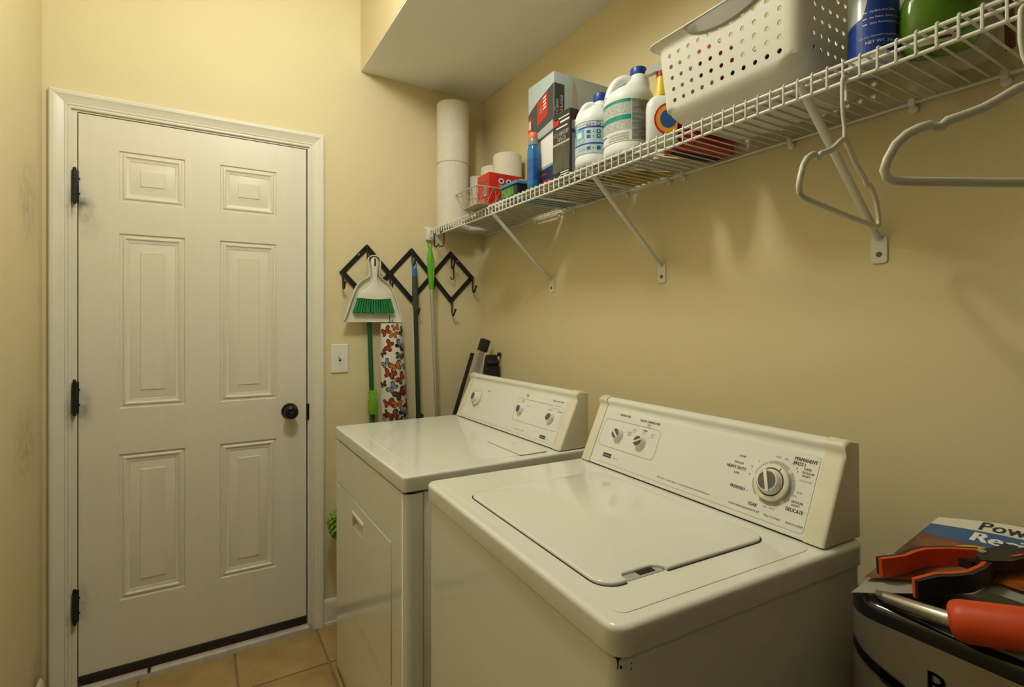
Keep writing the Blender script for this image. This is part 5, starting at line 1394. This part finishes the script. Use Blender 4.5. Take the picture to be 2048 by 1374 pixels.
V = [mb.bm.verts.new(bpt(0.63 + 0.12 * sin(a), 0.30 + 0.115 * cos(a), 0.0078)) for a in [2 * pi * i / 24 for i in range(24)]]; mb.mi = 0; mb.face(V)
V = [mb.bm.verts.new(bpt(0.40 + 0.04 * sin(a) - 0.02 * cos(a), 0.10 + 0.12 * cos(a), 0.0078)) for a in [2 * pi * i / 24 for i in range(24)]]; mb.mi = 1; mb.face(V)
tag(mb.build('cover_picture', [cmat('corn_yellow', (0.55, 0.34, 0.01), 0.35), cmat('plate_green', (0.30, 0.42, 0.32), 0.35)], bk), kind='stuff')
def btext(s, size, s0, t0, mi, mb, bold):
    k = MB(); k.text(s, size, Matrix.Identity(4), 'LEFT', bold)
    bmesh.ops.subdivide_edges(k.bm, edges=k.bm.edges[:], cuts=1)
    for v in k.bm.verts: v.co = bpt(s0 + v.co.y / 0.32, t0 + v.co.x / 0.304, 0.0080)
    me = bpy.data.meshes.new('t'); k.bm.to_mesh(me); k.bm.free(); n0 = len(mb.bm.faces); mb.bm.from_mesh(me); bpy.data.meshes.remove(me)
    mb.bm.faces.ensure_lookup_table()
    for f in mb.bm.faces[n0:]: f.material_index = mi
mb = MB(); btext('Power', 0.036, 0.945, 0.215, 0, mb, 0.02); btext('Recipes', 0.040, 0.83, 0.215, 1, mb, 0.05)
tag(mb.build('title', [M['ink'], whiteink], bk, smooth=0), kind='stuff')

# big plastic spring clamp lying on the book
sc_ = thing('spring_clamp', 'black plastic spring clamp with orange padded jaws lying on the recipe book', 'clamp', (1.0, 0.33, 0.935))
UP = Vector((-0.12, 0, 0.99)).normalized()
C0 = Vector((1.062, 0.326, bookz(1.062) + 0.022))        # pivot
E1 = Vector((-0.91, 0.416, -0.15)); E1 = (E1 - UP * E1.dot(UP)).normalized()    # towards the jaw tips
E2 = UP.cross(E1)
def cpt(a, b, h): return C0 + E1 * a + E2 * b + UP * h
def cprism(pts, h0, h1, m, nm, bev=0.002):
    mb = MB(); mb.loft([[cpt(a, b, h) for a, b in pts] for h in (h0, h1)])
    mb.build(nm, m, sc_, smooth=35)
orj = cmat('clamp_orange', (0.62, 0.065, 0.008), 0.45)
blk = cmat('clamp_black', (0.018, 0.017, 0.014), 0.5)
def band2(o, i_): return o + i_[::-1]
def jaw(sg):
    outer = [(-0.010, 0.016), (0.030, 0.030), (0.065, 0.033), (0.090, 0.026), (0.112, 0.016), (0.150, 0.012)]
    mid = [(-0.008, 0.011), (0.032, 0.0245), (0.065, 0.027), (0.088, 0.0205), (0.110, 0.0105), (0.150, 0.0070)]
    inn = [(-0.006, 0.006), (0.033, 0.019), (0.064, 0.0215), (0.086, 0.0155), (0.108, 0.0060), (0.149, 0.0015)]
    s_ = lambda L_: [(a, b * sg + (0.026 if sg > 0 else -0.026) * (max(a, 0) / 0.15)) for a, b in L_]
    cprism(band2(s_(outer), s_(mid)), -0.014, 0.014, blk, 'jaw')
    cprism(band2(s_(mid), s_(inn)), -0.015, 0.0145, orj, 'jaw_pad')
jaw(1); jaw(-1)
for sg in (1, -1):
    cprism([(0.022, 0.020 * sg), (-0.012, 0.034 * sg), (-0.060, 0.030 * sg), (-0.150, 0.052 * sg), (-0.152, 0.034 * sg), (-0.060, 0.006 * sg), (-0.010, -0.004 * sg), (0.015, 0.004 * sg)], 0.0005 if sg > 0 else -0.016, 0.016 if sg > 0 else -0.0005, blk, 'handle')
MB().cyl(cpt(0, 0, -0.02), cpt(0, 0, 0.018), 0.006, n=12).build('pivot', M['steel'], sc_)
cprism([(-0.03 + 0.0, 0.022), (-0.022, 0.0245), (-0.038, 0.026), (-0.052, 0.0235), (-0.040, 0.0215)], 0.0162, 0.0168, orj, 'emblem')

# metal spring clamp with orange sleeves at the front edge
mc = thing('metal_clamp', 'steel spring clamp with a thick orange handle sleeve at the air fryer edge', 'clamp', (0.915, 0.30, 0.905))
p0 = Vector((0.904, 0.392, 0.9160)); p1 = Vector((0.874, 0.304, 0.9340)); p2 = Vector((0.935, 0.155, 0.960))
MB().tube([p0, p1, p1.lerp(p2, .3)], [0.0085, 0.0105, 0.0105], 14).build('arm', M['steel'], mc)
d_ = (p2 - p1).normalized()
MB().tube([p1, p1 + d_ * 0.001, p1 + d_ * 0.004, p1 + d_ * 0.009, p1 + d_ * 0.016, p1 + d_ * 0.1, p2], [0.012, 0.018, 0.0225, 0.0255, 0.0268, 0.0268, 0.025], 32).build('sleeve', orj, mc)
MB().tube([p0, Vector((0.912, 0.404, 0.9125)), Vector((0.921, 0.412, 0.9110))], [0.008, 0.007, 0.004], 10).build('jaw', M['steel'], mc)
